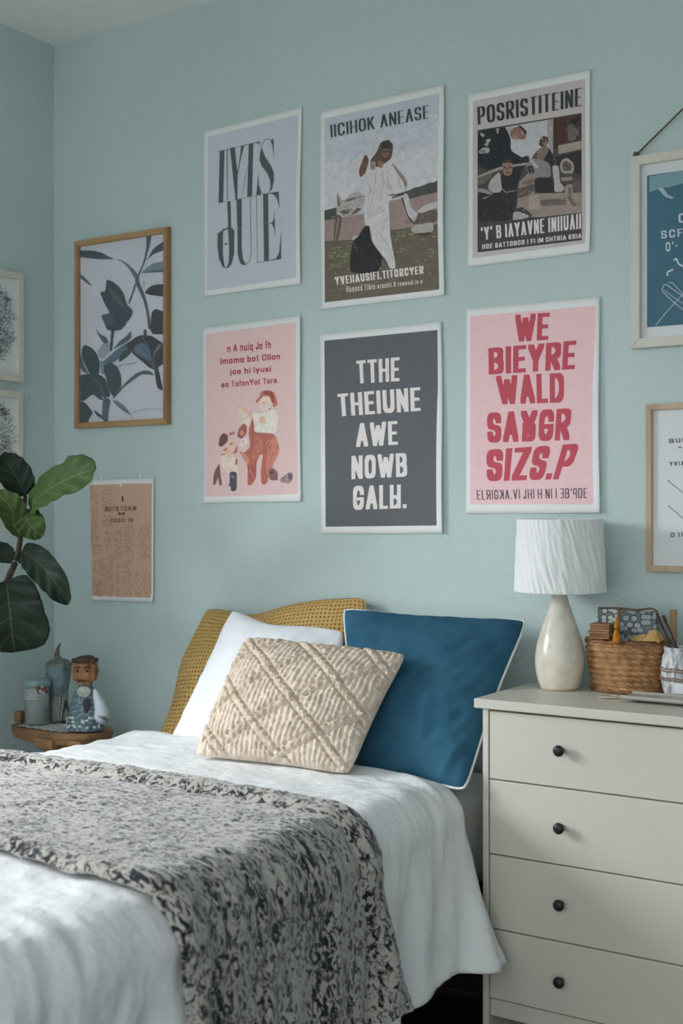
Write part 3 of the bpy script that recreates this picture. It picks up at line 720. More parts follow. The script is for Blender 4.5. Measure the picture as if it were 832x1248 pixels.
cols = [(135, 185, 190, 640), (215, 285, 190, 480), (235, 285, 520, 650), (300, 360, 500, 720), (375, 440, 470, 720), (478, 560, 480, 720), (145, 215, 620, 690), (150, 240, 720, 1010), (245, 300, 690, 1000), (315, 345, 740, 1000), (360, 430, 730, 1010), (450, 500, 820, 1000), (510, 562, 800, 1005), (150, 200, 880, 1000)]
for x0, x1, y0, y1 in cols:
    y = y0
    while y < y1:
        x = x0 + 5 * sin(y * .02)
        while x < x1:
            w = rnd.uniform(5, 22)
            if rnd.random() < .72: L.append((A([(x, y), (min(x + w, x1), y - .3), (min(x + w, x1), y + 3.6), (x, y + 3.8)]), dk))
            x += w + rnd.uniform(3, 8)
        y += 9
ink('print_newspaper', L[:1], t, on_wall, .0004, .00002); ink('print_columns', L[1:], t, on_wall, .0006, .00002)
bk = seen((56, 52, 50), (190, 202, 204))
L = [(g, bk) for g in text('BOTR TOAIN', A([(233, 343), (458, 335), (460, 370), (235, 376)]), .6, .15, .13, .2)]
L += [(g, bk) for g in text('ba', A([(330, 378), (376, 376), (376, 402), (330, 404)]), .6, .2, .16, .14)]
L += [(g, bk) for g in text('2OSCI IN', A([(275, 428), (432, 424), (434, 452), (275, 456)]), .6, .16, .14, .24)]
L += [(g, bk) for g in polyline(A([(361, 264), (358, 280), (364, 290), (360, 306)]), 2)]
ink('print_lettering', L, t, on_wall, .0009, .00002)
for a, b in (((203, 118), (206, 148)), ((482, 90), (492, 138))):
    p0, p1 = A([a])[0], A([b])[0]
    vs = [on_wall(p0[0] - 1, p0[1], 0), on_wall(p0[0] + 1, p0[1] - .2, 0), on_wall(p1[0] + 1.2, p1[1], .001), on_wall(p1[0] - 1, p1[1] + .2, .001)]
    for v in vs[:2]: v.y = -.001
    solidify(meshobj('tape_strip', vs, [[0, 1, 2, 3]], M['tape'], t, False), .0008, 1)

# ------------------------------------------------------------------ frames
def frame_rect(name, label, x0, x1, z0, z1, wd, depth, m, mh, group=None, cat='picture', y=0):
    """moulding of four mitred sides against the back wall"""
    t = thing(name, label, cat, V(((x0 + x1) / 2, 0, z0)), group)
    o = [(x0, z0), (x1, z0), (x1, z1), (x0, z1)]; i = [(x0 + wd, z0 + wd), (x1 - wd, z0 + wd), (x1 - wd, z1 - wd), (x0 + wd, z1 - wd)]
    for k in range(4):
        a, b = o[k], o[(k + 1) % 4]; c, d = i[(k + 1) % 4], i[k]
        pr = [a, b, c, d]
        vs = [V((p[0], -.002, p[1])) for p in pr] + [V((p[0], -depth, p[1])) for p in pr]
        bm = bmesh.new(); bv = [bm.verts.new(v) for v in vs]
        for f in ((0, 1, 2, 3), (7, 6, 5, 4), (0, 4, 5, 1), (1, 5, 6, 2), (2, 6, 7, 3), (3, 7, 4, 0)): bm.faces.new([bv[q] for q in f])
        bmesh.ops.recalc_face_normals(bm, faces=bm.faces)
        bmesh.ops.bevel(bm, geom=[e for e in bm.edges if abs(e.verts[0].co.y + depth) < 1e-5 and abs(e.verts[1].co.y + depth) < 1e-5], offset=.0018, segments=2, affect='EDGES')
        bm_obj('moulding', bm, mh if k in (0, 2) else m, t, False)
    return t

def flat(name, x0, x1, z0, z1, y, m, parent): return box(name, (x0, y - .001, z0), (x1, y + .001, z1), m, parent)

# botanical print
W = [at_y(x, y, -.02) for x, y in [(91, 294.5), (205, 276), (204, 516), (91, 523)]]
x0 = (W[0].x + W[3].x) / 2; x1 = (W[1].x + W[2].x) / 2; z1 = (W[0].z + W[1].z) / 2; z0 = (W[2].z + W[3].z) / 2
t = frame_rect('framed_botanical_print', 'oak-framed print of dark blue leaves on pale ground, near the room corner', x0, x1, z0, z1, .021, .024, M['oak'], M['oakh'])
BREF = (184, 193, 196)
def bo(*c): return seen(c, BREF)
flat('print_background', x0 + .015, x1 - .015, z0 + .015, z1 - .015, -.009, mat('pale_blue_print', bo(168, 179, 189), .5, var=4, vscale=6), t)
def on_bot(px, py, lift): return at_y(px, py, -(.0112 + lift))
A = lambda p: crop(85, 270, 6.4, p)
B = lambda p: crop(85, 395, 6.4, p)
L = []
def add(p, *c):
    p = [(q[0] - 1.5 if q[0] < 98.5 else q[0] + 4.6 if q[0] > 193 else q[0], q[1]) for q in p]
    L.append((sm(p, lambda q: q[0] < 98 or q[0] > 194), bo(*c)))
D1, D2, D3, D4 = (66, 80, 86), (78, 94, 104), (104, 124, 138), (66, 69, 75)
add(A([(78, 225), (180, 225), (255, 245), (300, 272), (355, 293), (250, 295), (130, 285), (78, 275)]), *D1)
for q in polyline(A([(78, 262), (200, 268), (330, 290)]), .5): add(q, 92, 106, 112)
add(A([(355, 290), (400, 300), (450, 330), (500, 375), (535, 425), (530, 470), (505, 440), (470, 380), (420, 320)]), *D2)
for q in polyline(A([(450, 340), (495, 390), (525, 450)]), .7): add(q, 120, 138, 148)
add(A([(78, 400), (110, 430), (150, 470), (180, 508), (130, 480), (95, 450), (78, 428)]), *D2)
add(A([(595, 98), (638, 92), (632, 150), (612, 240), (590, 240), (598, 180)]), *D2)
add(A([(590, 225), (608, 235), (590, 310), (560, 380), (540, 430), (525, 420), (560, 350), (580, 290)]), *D2)
add(A([(700, 155), (700, 225), (660, 250), (610, 290), (590, 310), (620, 270), (650, 210)]), *D1)
add(A([(700, 310), (700, 395), (640, 395), (570, 405), (555, 400), (600, 360), (650, 325)]), *D3)
add(A([(570, 400), (620, 388), (700, 370), (700, 395), (640, 398)]), *D2)
add(A([(700, 488), (700, 585), (640, 575), (590, 562), (585, 550), (620, 510), (660, 492)]), *D4)
add(A([(508, 430), (540, 430), (540, 470), (580, 560), (605, 640), (622, 740), (640, 840), (610, 840), (600, 720), (575, 620), (540, 540), (510, 480)]), *D2)
for q in polyline(A([(512, 485), (490, 560), (460, 640)]), 2.2): add(q, *D2)
for q in polyline(A([(578, 455), (578, 520)]), .9): add(q, 120, 132, 140)
add(A([(285, 450), (330, 465), (385, 510), (420, 560), (445, 650), (490, 690), (490, 715), (470, 760), (420, 810), (400, 850), (290, 850), (270, 790), (240, 730), (315, 715), (270, 640), (232, 548), (278, 545)]), *D1)
add(A([(300, 500), (360, 560), (420, 640), (440, 690), (380, 650), (320, 570)]), 80, 92, 98)
add(A([(240, 730), (315, 718), (345, 760), (340, 840), (290, 840)]), 78, 90, 98)
add(A([(640, 700), (670, 680), (697, 700), (697, 850), (640, 850), (630, 780)]), *D4)
# lower half
add(B([(270, 0), (450, -10), (425, 20), (365, 50), (330, 60), (290, 30)]), *D1)
for q in polyline(B([(335, 40), (328, 120), (318, 210)]), 3.6): add(q, *D1)
add(B([(198, 38), (235, 75), (280, 100), (305, 145), (290, 170), (255, 140), (225, 90)]), *D2)
add(B([(210, 210), (260, 150), (315, 150), (310, 220), (270, 270), (230, 260)]), 128, 146, 158)
add(B([(478, 50), (480, 110), (430, 150), (370, 180), (335, 200), (390, 130), (440, 95)]), *D2)
add(B([(260, 290), (340, 220), (420, 160), (480, 125), (500, 180), (430, 240), (380, 270), (330, 310), (270, 330)]), 86, 106, 122)
add(B([(380, 280), (400, 220), (470, 190), (480, 225), (440, 260), (390, 298)]), *D1)
add(B([(430, 170), (500, 110), (550, 85), (640, 90), (697, 150), (697, 310), (660, 360), (620, 340), (560, 290), (500, 240), (470, 200)]), *D4)
add(B([(500, 180), (560, 140), (610, 170), (635, 290), (580, 265), (500, 225)]), 84, 104, 120)
for a in ([(560, 92), (610, 170), (655, 350)], [(690, 160), (650, 240), (660, 340)], [(520, 190), (580, 240), (640, 320)]):
    for q in polyline(B(a), .7): add(q, 104, 116, 126)
add(B([(575, 40), (600, 45), (600, 100), (575, 100)]), *D1)
add(B([(615, 0), (697, 0), (697, 80), (640, 80)]), *D4)
add(B([(655, 340), (690, 340), (697, 520), (680, 500)]), *D4)
add(B([(100, 170), (125, 162), (180, 190), (215, 240), (235, 300), (230, 400), (160, 400), (110, 300), (88, 240)]), *D1)
add(B([(75, 190), (90, 250), (110, 320), (150, 390), (100, 370), (76, 310)]), *D2)
add(B([(235, 280), (270, 290), (275, 390), (245, 390)]), 104, 126, 142)
add(B([(265, 320), (320, 300), (370, 330), (400, 400), (402, 490), (340, 575), (310, 520), (290, 440), (265, 370)]), *D1)
add(B([(76, 400), (150, 385), (240, 395), (290, 440), (320, 570), (270, 570), (180, 545), (110, 600), (76, 600), (90, 530), (76, 510)]), *D1)
for q in polyline(B([(180, 420), (230, 470), (270, 560)]), .7): add(q, 96, 112, 122)
add(B([(76, 610), (110, 600), (185, 690), (150, 740), (140, 780), (74, 782)]), *D1)
add(B([(180, 660), (220, 690), (262, 720), (268, 750), (210, 715)]), *D1)
add(B([(180, 545), (250, 560), (260, 600), (220, 580)]), *D1)
add(B([(262, 560), (320, 590), (305, 660), (295, 768), (265, 768), (250, 700), (255, 620)]), *D2)
add(B([(325, 590), (380, 600), (430, 640), (480, 708), (430, 690), (370, 640)]), *D3)
for q in polyline(B([(340, 600), (400, 650), (475, 705)]), .9): add(q, *D1)
add(B([(400, 495), (460, 430), (520, 380), (580, 360), (630, 365), (660, 400), (620, 395), (560, 390), (490, 440), (420, 490), (340, 585), (330, 580)]), *D2)
for q in polyline(B([(375, 335), (420, 315), (500, 308), (530, 296)]), 1.1): add(q, *D3)
for q in polyline(B([(490, 690), (550, 672), (620, 662), (695, 664)]), .9): add(q, 124, 140, 150)
for q in polyline(B([(470, 705), (490, 745)]), .7): add(q, 110, 124, 132)
ink('print_picture', L, t, on_bot)

# right frame with cord
p0 = at_y(766.8, 191.8, -.02); p1 = at_y(771.2, 424.8, -.02)
x0 = (p0.x + p1.x) / 2; x1 = x0 + .42; z1 = p0.z; z0 = p1.z
t = frame_rect('framed_blue_print', 'white-framed blue print hanging by a cord from a nail', x0, x1, z0, z1, .027, .026, M['cream'], M['cream'])
flat('mount_board', x0 + .02, x1 - .02, z0 + .02, z1 - .02, -.010, M['mat'], t)
bx0 = at_y(790, 214, -.012).x - .004; bz1 = at_y(789.8, 214, -.012).z; bz0 = at_y(794.5, 398.4, -.012).z; bx1 = x1 - (bx0 - x0)
blue = mat('blue_print', (62, 108, 128), .5, var=5, vscale=5)
flat('print_area', bx0, bx1, bz0, bz1, -.0125, blue, t)
def on_fr(px, py, lift): return at_y(px, py, -(.0142 + lift))
A = lambda p: crop(740, 150, 4.457, p)
RREF = (196, 206, 208)
lt = seen((178, 196, 204), RREF); pale = seen((112, 148, 160), RREF)
L = [(A([(226, 290), (470, 245), (470, 310), (330, 350), (300, 350), (240, 372), (228, 375)]), pale), (A([(270, 352), (300, 350), (330, 390), (362, 405), (345, 412), (310, 398)]), seen((146, 172, 182), RREF))]
ink('print_wash', L, t, on_fr)
L = []
for s, q in (('ONIA', [(385, 492), (560, 470), (560, 520), (387, 543)]), ('SCFIONE', [(290, 585), (560, 555), (560, 600), (292, 628)]), ("O'-", [(315, 648), (380, 640), (382, 690), (317, 698)])):
    L += [(g, lt) for g in text(s, A(q), .62, .16, .12, .25)]
ink('print_lettering', L, t, on_fr, .0005, .00002); L = []
for pl, w_ in (([(360, 745), (375, 735), (385, 765), (410, 778)], 2.), ([(325, 830), (325, 810), (345, 800), (357, 795)], 2.), ([(262, 1098), (330, 1015), (400, 940), (470, 870)], .7), ([(330, 868), (350, 865), (420, 940), (480, 990)], .8),
               ([(295, 910), (305, 880), (318, 876), (400, 935), (470, 985)], .8), ([(295, 910), (350, 965), (400, 1005), (450, 1040)], .8), ([(305, 905), (380, 962), (460, 1010)], .6)):
    L += [(g, lt) for g in polyline(A(pl), w_)]
ink('print_drawing', L, t, on_fr, .0005, .00002)
k = V((x0 + .012, -.013, z1 + .006)); kr = V((x1 - .012, -.013, z1 + .006)); nail = V(((x0 + x1) / 2, -.013, z1 + .165))
tube('hanging_cord', [k, nail, kr], .0028, M['twine'], t, 8)
for kk in (k, kr):
    bm = bmesh.new(); bmesh.ops.create_icosphere(bm, subdivisions=3, radius=.009)
    for v in bm.verts: v.co = v.co * (1 + .25 * noise.noise(v.co * 300)) + kk
    bm_obj('cord_knot', bm, M['twine'], t)
tag(tube('nail', [V((nail.x, 0, nail.z)), V((nail.x, -.025, nail.z + .002))], .003, mat('steel_nail', (120, 120, 118), .3, metal=1)), 'small steel nail carrying the cord of the blue print', 'nail')

# right oak frame
p0 = at_y(785.3, 493, -.02); p1 = at_y(788.8, 696.5, -.02)
x0 = (p0.x + p1.x) / 2; x1 = x0 + .36; z1 = p0.z; z0 = p1.z
t = frame_rect('framed_line_print', 'pale oak frame holding a white sheet with black type and slanted lines', x0, x1, z0, z1, .017, .024, M['paleoak'], M['paleoak'])
flat('print_area', x0 + .012, x1 - .012, z0 + .012, z1 - .012, -.010, M['mat'], t)
A = lambda p: crop(740, 480, 5.2, p)
def on_fr2(px, py, lift): return at_y(px, py, -(.0115 + lift))
dk = seen((70, 74, 78), RREF); L = []
for s, q in (('BUN O', [(390, 285), (560, 275), (560, 303), (392, 312)]), ('un ol', [(448, 330), (560, 322), (560, 338), (448, 345)]), ('YVIAI', [(392, 430), (500, 424), (500, 452), (394, 458)]), ('D IIA A', [(400, 880), (560, 868), (560, 898), (402, 910)])):
    ink('lettering_line', [(g, dk) for g in text(s, A(q), .6, .16, .13, .3)], t, on_fr2, .0004, .00002)
for pl in ([(385, 552), (480, 628), (700, 800)], [(388, 712), (480, 790), (700, 965)]):
    L = [(g, dk) for g in polyline(A(pl), .7)]
    x, y = A([pl[0]])[0]; L.append(([(x + .9 * cos(i * pi / 4), y + .9 * sin(i * pi / 4)) for i in range(8)], dk))
    ink('print_line', L, t, on_fr2, .0004, .00002)

# two white frames on the left wall
def left_frame(label, pt, pb, wid, seed, group):
    a = at_x(*pt, LX + .02); b = at_x(*pb, LX + .02); y1 = a.y; z1 = a.z; z0 = b.z; y0 = y1 - wid; wd = .024
    t = thing('framed_sketch', label, 'picture', V((LX, (y0 + y1) / 2, z0)), group)
    o = [(y0, z0), (y1, z0), (y1, z1), (y0, z1)]; i = [(y0 + wd, z0 + wd), (y1 - wd, z0 + wd), (y1 - wd, z1 - wd), (y0 + wd, z1 - wd)]
    for k in range(4):
        pr = [o[k], o[(k + 1) % 4], i[(k + 1) % 4], i[k]]
        vs = [V((LX + .002, p[0], p[1])) for p in pr] + [V((LX + .024, p[0], p[1])) for p in pr]
        bm = bmesh.new(); bv = [bm.verts.new(v) for v in vs]
        for f in ((0, 1, 2, 3), (7, 6, 5, 4), (0, 4, 5, 1), (1, 5, 6, 2), (2, 6, 7, 3), (3, 7, 4, 0)): bm.faces.new([bv[q] for q in f])
        bmesh.ops.recalc_face_normals(bm, faces=bm.faces); bm_obj('moulding', bm, M['cream'], t, False)
    box('mount_board', (LX + .006, y0 + .015, z0 + .015), (LX + .009, y1 - .015, z1 - .015), M['mat'], t)
    rnd = random.Random(seed); L = []
    cy, cz = (y0 + y1) / 2 + .0, (z0 + z1) / 2
    vs, fs, cs = [], [], []
    def stroke(pts, w, c):
        for p, q in zip(pts, pts[1:]):
            for g in (line_poly(p, q, w),):
                bse = len(vs); vs.extend(V((LX + .0095 + .000002 * len(vs), x, z)) for x, z in g); fs.append([bse, bse + 1, bse + 2, bse + 3]); cs.append(lin(c))
    for k in range(460):
        an = rnd.uniform(0, 2 * pi); r = sqrt(rnd.random()); y = cy + .112 * r * cos(an); z = cz + .14 * r * sin(an)
        th = rnd.gauss(.9, .5) if seed == 1 else an + rnd.gauss(0, .3); l = rnd.uniform(.012, .04); pts = []
        for s in range(5):
            pts.append((y, z)); th += rnd.gauss(0, .35); y += l / 4 * cos(th); z += l / 4 * sin(th)
        g = rnd.choice((70, 90, 120, 50)); stroke(pts, rnd.uniform(.0008, .0026), (g, g + 6, g + 12))
    meshobj('print_drawing', vs, fs, INK, t, False, cols=cs)
left_frame('white-framed ink sketch on the left wall, upper of the two by the corner', (28.3, 334), (27, 466), .31, 1, 'white frames on the left wall')
left_frame('white-framed ink sketch on the left wall, lower one partly behind the plant', (27.5, 477.5), (27, 598), .31, 2, 'white frames on the left wall')

# ------------------------------------------------------------------ bed
BX0, BX1, BY0, BY1 = -2.85, -1.60, -2.3, -.04
t = thing('bed_frame', 'dark wooden bed frame under the white mattress', 'bed', V(((BX0 + BX1) / 2, (BY0 + BY1) / 2, 0)))
for x in (BX0, BX1 - .03): box('side_rail', (x, BY0, .2), (x + .03, BY1, .41), M['darkwood'], t, bev=.004)
for y in (BY0, BY1 - .03): box('end_rail', (BX0 + .03, y, .02), (BX1 - .03, y + .03, .41), M['darkwood'], t, bev=.004)
box('slat_base', (BX0 + .03, BY0 + .03, .33), (BX1 - .03, BY1 - .03, .36), M['darkwood'], t)
for x in (BX0 + .005, BX1 - .065):
    for y in (BY0 + .005, BY1 - .065): box('leg', (x, y, 0), (x + .06, y + .06, .205), M['darkwood'], t, bev=.004)
# mattress
bm = bmesh.new(); add_box(bm, (BX0 + .01, BY0 + .01, .412), (BX1, BY1, .70), .055, 5)
bmesh.ops.subdivide_edges(bm, edges=[e for e in bm.edges if e.calc_length() > .2], cuts=24, use_grid_fill=True)
for v in bm.verts:
    v.co.x += .006 * nz(v.co.x, v.co.y, v.co.z * 2, 7); v.co.z += .004 * nz(v.co.x, v.co.y, v.co.z, 5)
tag(bm_obj('mattress', bm, M['sheet'], origin=V((-2.22, -1.17, .36))), 'thick mattress in a white fitted sheet, seen between duvet and dresser', 'mattress')

XC, HW, RR, ZT = -2.22, .66, .09, .742
def fold_noise(y, h, side):
    f = h / .36
    a = .6 * sin(2 * pi * (y + .25 * h) / .23 + 2.2 * nz(y, 3, h * .5, 2.2) + side) + .4 * sin(2 * pi * (y + .3 * h) / .12 + 3 * nz(y, 8, 0, 3)) + .4 * nz(y, h, side, 5)
    return a * .030 * (f ** .9) * min(1, .35 + (abs(y) - .45) * 2.2)
def bed_surface(c, y, extra=0):
    """point on the draped bedding: c = arc length across the bed, y = along it"""
    s = 1 if c > 0 else -1; a = abs(c); flatw = HW - RR; arc = RR * pi / 2
    wr = .010 * nz(c, y, 1, 3.2) + .005 * nz(c, y, 4, 9) + .0035 * (1 - abs(nz(c + .3 * y, y - .2 * c, 7, 11))) + .0028 * (.3 - abs(nz(c * 1.0, y * 2.2, 17, 13))) + .0016 * nz(c, y, 9, 34) + .0030 * (.3 - abs(nz(c * 1.6, y, 23, 21))) * ss(.2, .6, abs(c))
    if a < flatw:
        x, z, n = c, ZT, V((0, 0, 1)); h = 0
    elif a < flatw + arc:
        th = (a - flatw) / RR; x = s * (flatw + RR * sin(th)); z = ZT - RR + RR * cos(th); n = V((s * sin(th), 0, cos(th))); h = 0
    else:
        h = a - flatw - arc; n = V((s, 0, 0)); x = s * HW; z = ZT - RR - h
    kk = ss(.3, HW, a) * exp(-max(0, h - .05) / .2)
    wr += kk * (.017 * (.35 - abs(nz(y * 9 + a * 3.0, a * 2.2, 31, 1))) + .008 * (.3 - abs(nz(y * 17 + a * 5, a * 4, 37, 1))))
    z += .014 * (1 - min(1, (a / HW)) ** 2)
    if h > 0:
        near = exp(-max(0, (-.47 - y)) / .16)
        fl = (.045 + .085 * near) * (h / .36) ** 1.6 if s > 0 else .01 * (h / .36)
        x += s * (fl + (fold_noise(y, h, s) if s > 0 else .3 * fold_noise(y, h, s)))
    p = V((XC + x, y, z)) + n * (wr + extra)
    return p, n
def cloth(name, c0, c1, nc, y_of, ny, m, extra, th, origin, parent=None):
    vs, uv = [], []
    for j in range(ny + 1):
        v = j / ny
        for i in range(nc + 1):
            c = c0 + (c1 - c0) * i / nc; y = y_of(c, v); cc, e = extra(c, v, y)
            p, n = bed_surface(cc, y, e); vs.append(p); uv.append((cc, y))
    o = meshobj(name, vs, grid_faces(nc + 1, ny + 1, flip=True), m, parent, uvs=uv, origin=origin)
    solidify(o, th, -1)
    return o
CH = HW - RR + RR * pi / 2
def duv_y(c, v):
    head = -.47 + .10 * ss(.35, -.3, c) + .018 * nz(c, 2, 0, 3) * ss(CH, .3, abs(c)); foot = -2.38
    return head + (foot - head) * (v ** 1.0)
def duv_e(c, v, y):
    hem = 1 + (.045 * sin(y * 13 + 1) + .03 * nz(y, 5, 0, 4)) * ss(CH + .1, CH + .36, abs(c)) * min(1, max(0, (-.5 - y) * 6))
    cc = c if abs(c) < CH else math.copysign(CH + (abs(c) - CH) * hem, c)
    d = abs(y - duv_y(c, 0)); e = .012 * (1 - exp(-d / .03)) + .010 * exp(-((d - .05) / .04) ** 2)
    return cc, e
duvet = cloth('duvet', -(CH + .35), CH + .355, 200, duv_y, 250, M['linen'], duv_e, .018, V((XC, -1.4, .70)))
tag(duvet, 'rumpled white linen duvet draped over the bed with a flared corner', 'duvet')

# throw
m, nt, b = new_mat('mottled_wool_throw')
tc = N(nt, 'ShaderNodeTexCoord'); mp = N(nt, 'ShaderNodeMapping'); mp.inputs['Scale'].default_value = (.8, 1.3, 1); nt.links.new(tc.outputs['UV'], mp.inputs['Vector'])
n1 = N(nt, 'ShaderNodeTexNoise'); setin(n1, Scale=62.0, Detail=2.5, Roughness=.6, Distortion=1.2)
n2 = N(nt, 'ShaderNodeTexNoise'); setin(n2, Scale=6.0, Detail=2.0)
n3 = N(nt, 'ShaderNodeTexNoise'); setin(n3, Scale=330.0, Detail=2.0)
for n in (n1, n2, n3): nt.links.new(mp.outputs['Vector'], n.inputs['Vector'])
ma = N(nt, 'ShaderNodeMath', operation='MULTIPLY_ADD'); ma.inputs[1].default_value = .28
nt.links.new(n2.outputs['Fac'], ma.inputs[0]); nt.links.new(n1.outputs['Fac'], ma.inputs[2])
mb = N(nt, 'ShaderNodeMath', operation='MULTIPLY_ADD'); mb.inputs[1].default_value = .16
nt.links.new(n3.outputs['Fac'], mb.inputs[0]); nt.links.new(ma.outputs[0], mb.inputs[2])
rp = N(nt, 'ShaderNodeValToRGB'); rp.color_ramp.elements[0].position = .66; rp.color_ramp.elements[1].position = .75
rp.color_ramp.elements[0].color = (*lin((36, 39, 46)), 1); rp.color_ramp.elements[1].color = (*lin((172, 168, 161)), 1)
setin(b, Sheen_Weight=.7, Sheen_Roughness=.4)
nt.links.new(mb.outputs[0], rp.inputs['Fac']); nt.links.new(rp.outputs['Color'], b.inputs['Base Color'])
setin(b, Roughness=.95); b.inputs['Specular IOR Level'].default_value = .1
bp = N(nt, 'ShaderNodeBump'); setin(bp, Strength=.8, Distance=.006); nt.links.new(mb.outputs[0], bp.inputs['Height']); nt.links.new(bp.outputs['Normal'], b.inputs['Normal'])
M['throw'] = m
def thr_y(c, v):
    far = -.965 + .02 * nz(c, 1, 0, 3) + .05 * ss(CH, CH + .35, c); near = -1.70 + .02 * nz(c, 6, 0, 3)
    return far + (near - far) * v
def thr_e(c, v, y):
    d = abs(y - thr_y(c, 0)); g = abs(y - thr_y(c, 1))
    e = .037 + .018 * exp(-((d - .045) / .036) ** 4) - .004 * exp(-((d - .095) / .010) ** 2) + .016 * exp(-((g - .04) / .034) ** 4)
    e -= .008 * exp(-d / .008) + .008 * exp(-g / .008)
    e += .0022 * nz(c, y, 3, 90) + .004 * nz(c, y, 6, 22)
    return c, e
thr = cloth('throw_blanket', -(CH + .2), CH + .33, 430, thr_y, 190, M['throw'], thr_e, .014, V((XC, -1.33, .75)))
tag(thr, 'black and cream mottled wool throw laid across the white duvet', 'blanket')

# ------------------------------------------------------------------ pillows
def pillow(name, label, cor, thick, mfront, mback, n=70, bow=.06, front=.62, disp=None, wr=.006, seed=0, edge=None, cat='pillow', pw=.55, rnd_=.05):
    TL, TR, BR, BL = [V(c) for c in cor]; ctr = (TL + TR + BR + BL) / 4
    nrm = (TR - BL).cross(TL - BR).normalized()
    if nrm.dot(CAM - ctr) < 0: nrm = -nrm
    def base(s, t):
        p = (TL * (1 - s) + TR * s) * (1 - t) + (BL * (1 - s) + BR * s) * t
        es = (2 * s - 1) ; et = (2 * t - 1)
        bx = bow * (1 - et * et) * (abs(es) ** 3) * (1 if es > 0 else -1); by = bow * (1 - es * es) * (abs(et) ** 3) * (1 if et > 0 else -1)
        p = p - ((TR - TL) * .5 + (BR - BL) * .5) * bx * .5 - ((BL - TL) * .5 + (BR - TR) * .5) * by * .5
        p = p + (ctr - p) * rnd_ * abs(es * et) ** 7
        if edge: p = p + edge(s, t)
        return p
    vs, uv = [], []
    idx = {}
    for side in (0, 1):
        for j in range(n + 1):
            for i in range(n + 1):
                bd = i in (0, n) or j in (0, n)
                if side and bd: idx[1, i, j] = idx[0, i, j]; continue
                s, t = i / n, j / n
                f = (max(0, 4 * s * (1 - s)) * max(0, 4 * t * (1 - t))) ** pw
                p = base(s, t); sg = 1 if side == 0 else -1; k = front if side == 0 else 1 - front
                w = wr * (nz(s, t, seed + side, 4) + .6 * nz(s * 1.5 + t, t, seed + 3, 9) + .5 * (.4 - abs(nz(s + .5 * t, t - .5 * s, seed + 5, 7)))) * min(1, f * 3)
                d = disp(s, t) * min(1, f * 4) if disp and side == 0 else 0
                idx[side, i, j] = len(vs); vs.append(p + nrm * (sg * (thick * k * f + w) + d)); uv.append((s, t))
    fs, mi = [], []
    for side in (0, 1):
        for j in range(n):
            for i in range(n):
                q = [idx[side, i, j], idx[side, i, j + 1], idx[side, i + 1, j + 1], idx[side, i + 1, j]]
                fs.append(q if side == 0 else q[::-1]); mi.append(side)
    org = V((ctr.x, ctr.y, min(v.z for v in vs)))
    rim = [vs[idx[0, i, 0]] for i in range(n)] + [vs[idx[0, n, j]] for j in range(n)] + [vs[idx[0, n - i, n]] for i in range(n)] + [vs[idx[0, 0, n - j]] for j in range(n)]
    t = thing(name, label, cat, org, 'cushions on the bed' if cat == 'cushion' else None)
    meshobj('pillow_front', vs, [f for f, k in zip(fs, mi) if k == 0], mfront, t, uvs=uv)
    meshobj('pillow_back', vs, [f for f, k in zip(fs, mi) if k == 1], mback, t, uvs=uv)
    return t, rim, nrm

# crochet material on UV
def crochet():
    m, nt, b = new_mat('mustard_crochet')
    tc = N(nt, 'ShaderNodeTexCoord'); sp = N(nt, 'ShaderNodeSeparateXYZ'); nt.links.new(tc.outputs['UV'], sp.inputs[0])
    nn = N(nt, 'ShaderNodeTexNoise'); setin(nn, Scale=9.0); nt.links.new(tc.outputs['UV'], nn.inputs['Vector'])
    outs = []
    for ax, k in (('X', 300.), ('Y', 210.)):
        q = N(nt, 'ShaderNodeMath', operation='MULTIPLY_ADD'); q.inputs[1].default_value = k; nt.links.new(sp.outputs[ax], q.inputs[0])
        q2 = N(nt, 'ShaderNodeMath', operation='MULTIPLY'); q2.inputs[1].default_value = 7.; nt.links.new(nn.outputs['Fac'], q2.inputs[0]); nt.links.new(q2.outputs[0], q.inputs[2])
        s = N(nt, 'ShaderNodeMath', operation='SINE'); nt.links.new(q.outputs[0], s.inputs[0]); outs.append(s)
    ad = N(nt, 'ShaderNodeMath', operation='ADD'); nt.links.new(outs[0].outputs[0], ad.inputs[0]); nt.links.new(outs[1].outputs[0], ad.inputs[1])
    mr = N(nt, 'ShaderNodeMapRange'); mr.inputs[1].default_value = -2.1; mr.inputs[2].default_value = -.6; nt.links.new(ad.outputs[0], mr.inputs[0])
    rp = N(nt, 'ShaderNodeValToRGB'); rp.color_ramp.elements[0].color = (*lin((140, 108, 60)), 1); rp.color_ramp.elements[1].color = (*lin((198, 164, 104)), 1)
    nt.links.new(mr.outputs[0], rp.inputs['Fac']); nt.links.new(rp.outputs['Color'], b.inputs['Base Color'])
    bp = N(nt, 'ShaderNodeBump'); setin(bp, Strength=1., Distance=.006); nt.links.new(mr.outputs[0], bp.inputs['Height']); nt.links.new(bp.outputs['Normal'], b.inputs['Normal'])
    setin(b, Roughness=.95); b.inputs['Specular IOR Level'].default_value = .1
    return m
M['crochet'] = crochet()
must, rim, _ = pillow('throw_pillow', 'mustard yellow crochet cushion leaning on the wall, hindmost on the bed', [at_y(246, 739, -.05), at_y(449, 726, -.05), at_y(445, 900, -.16), at_y(189, 903, -.24)], .095, M['crochet'], M['crochet'], bow=.02, seed=3,
       edge=lambda s, t: V((.010 * sin(t * 9 + 1) * (1 - s) ** 3, 0, -.035 * exp(-((s - .32) / .2) ** 2) * (1 - t) ** 2)), cat='cushion', front=.75)
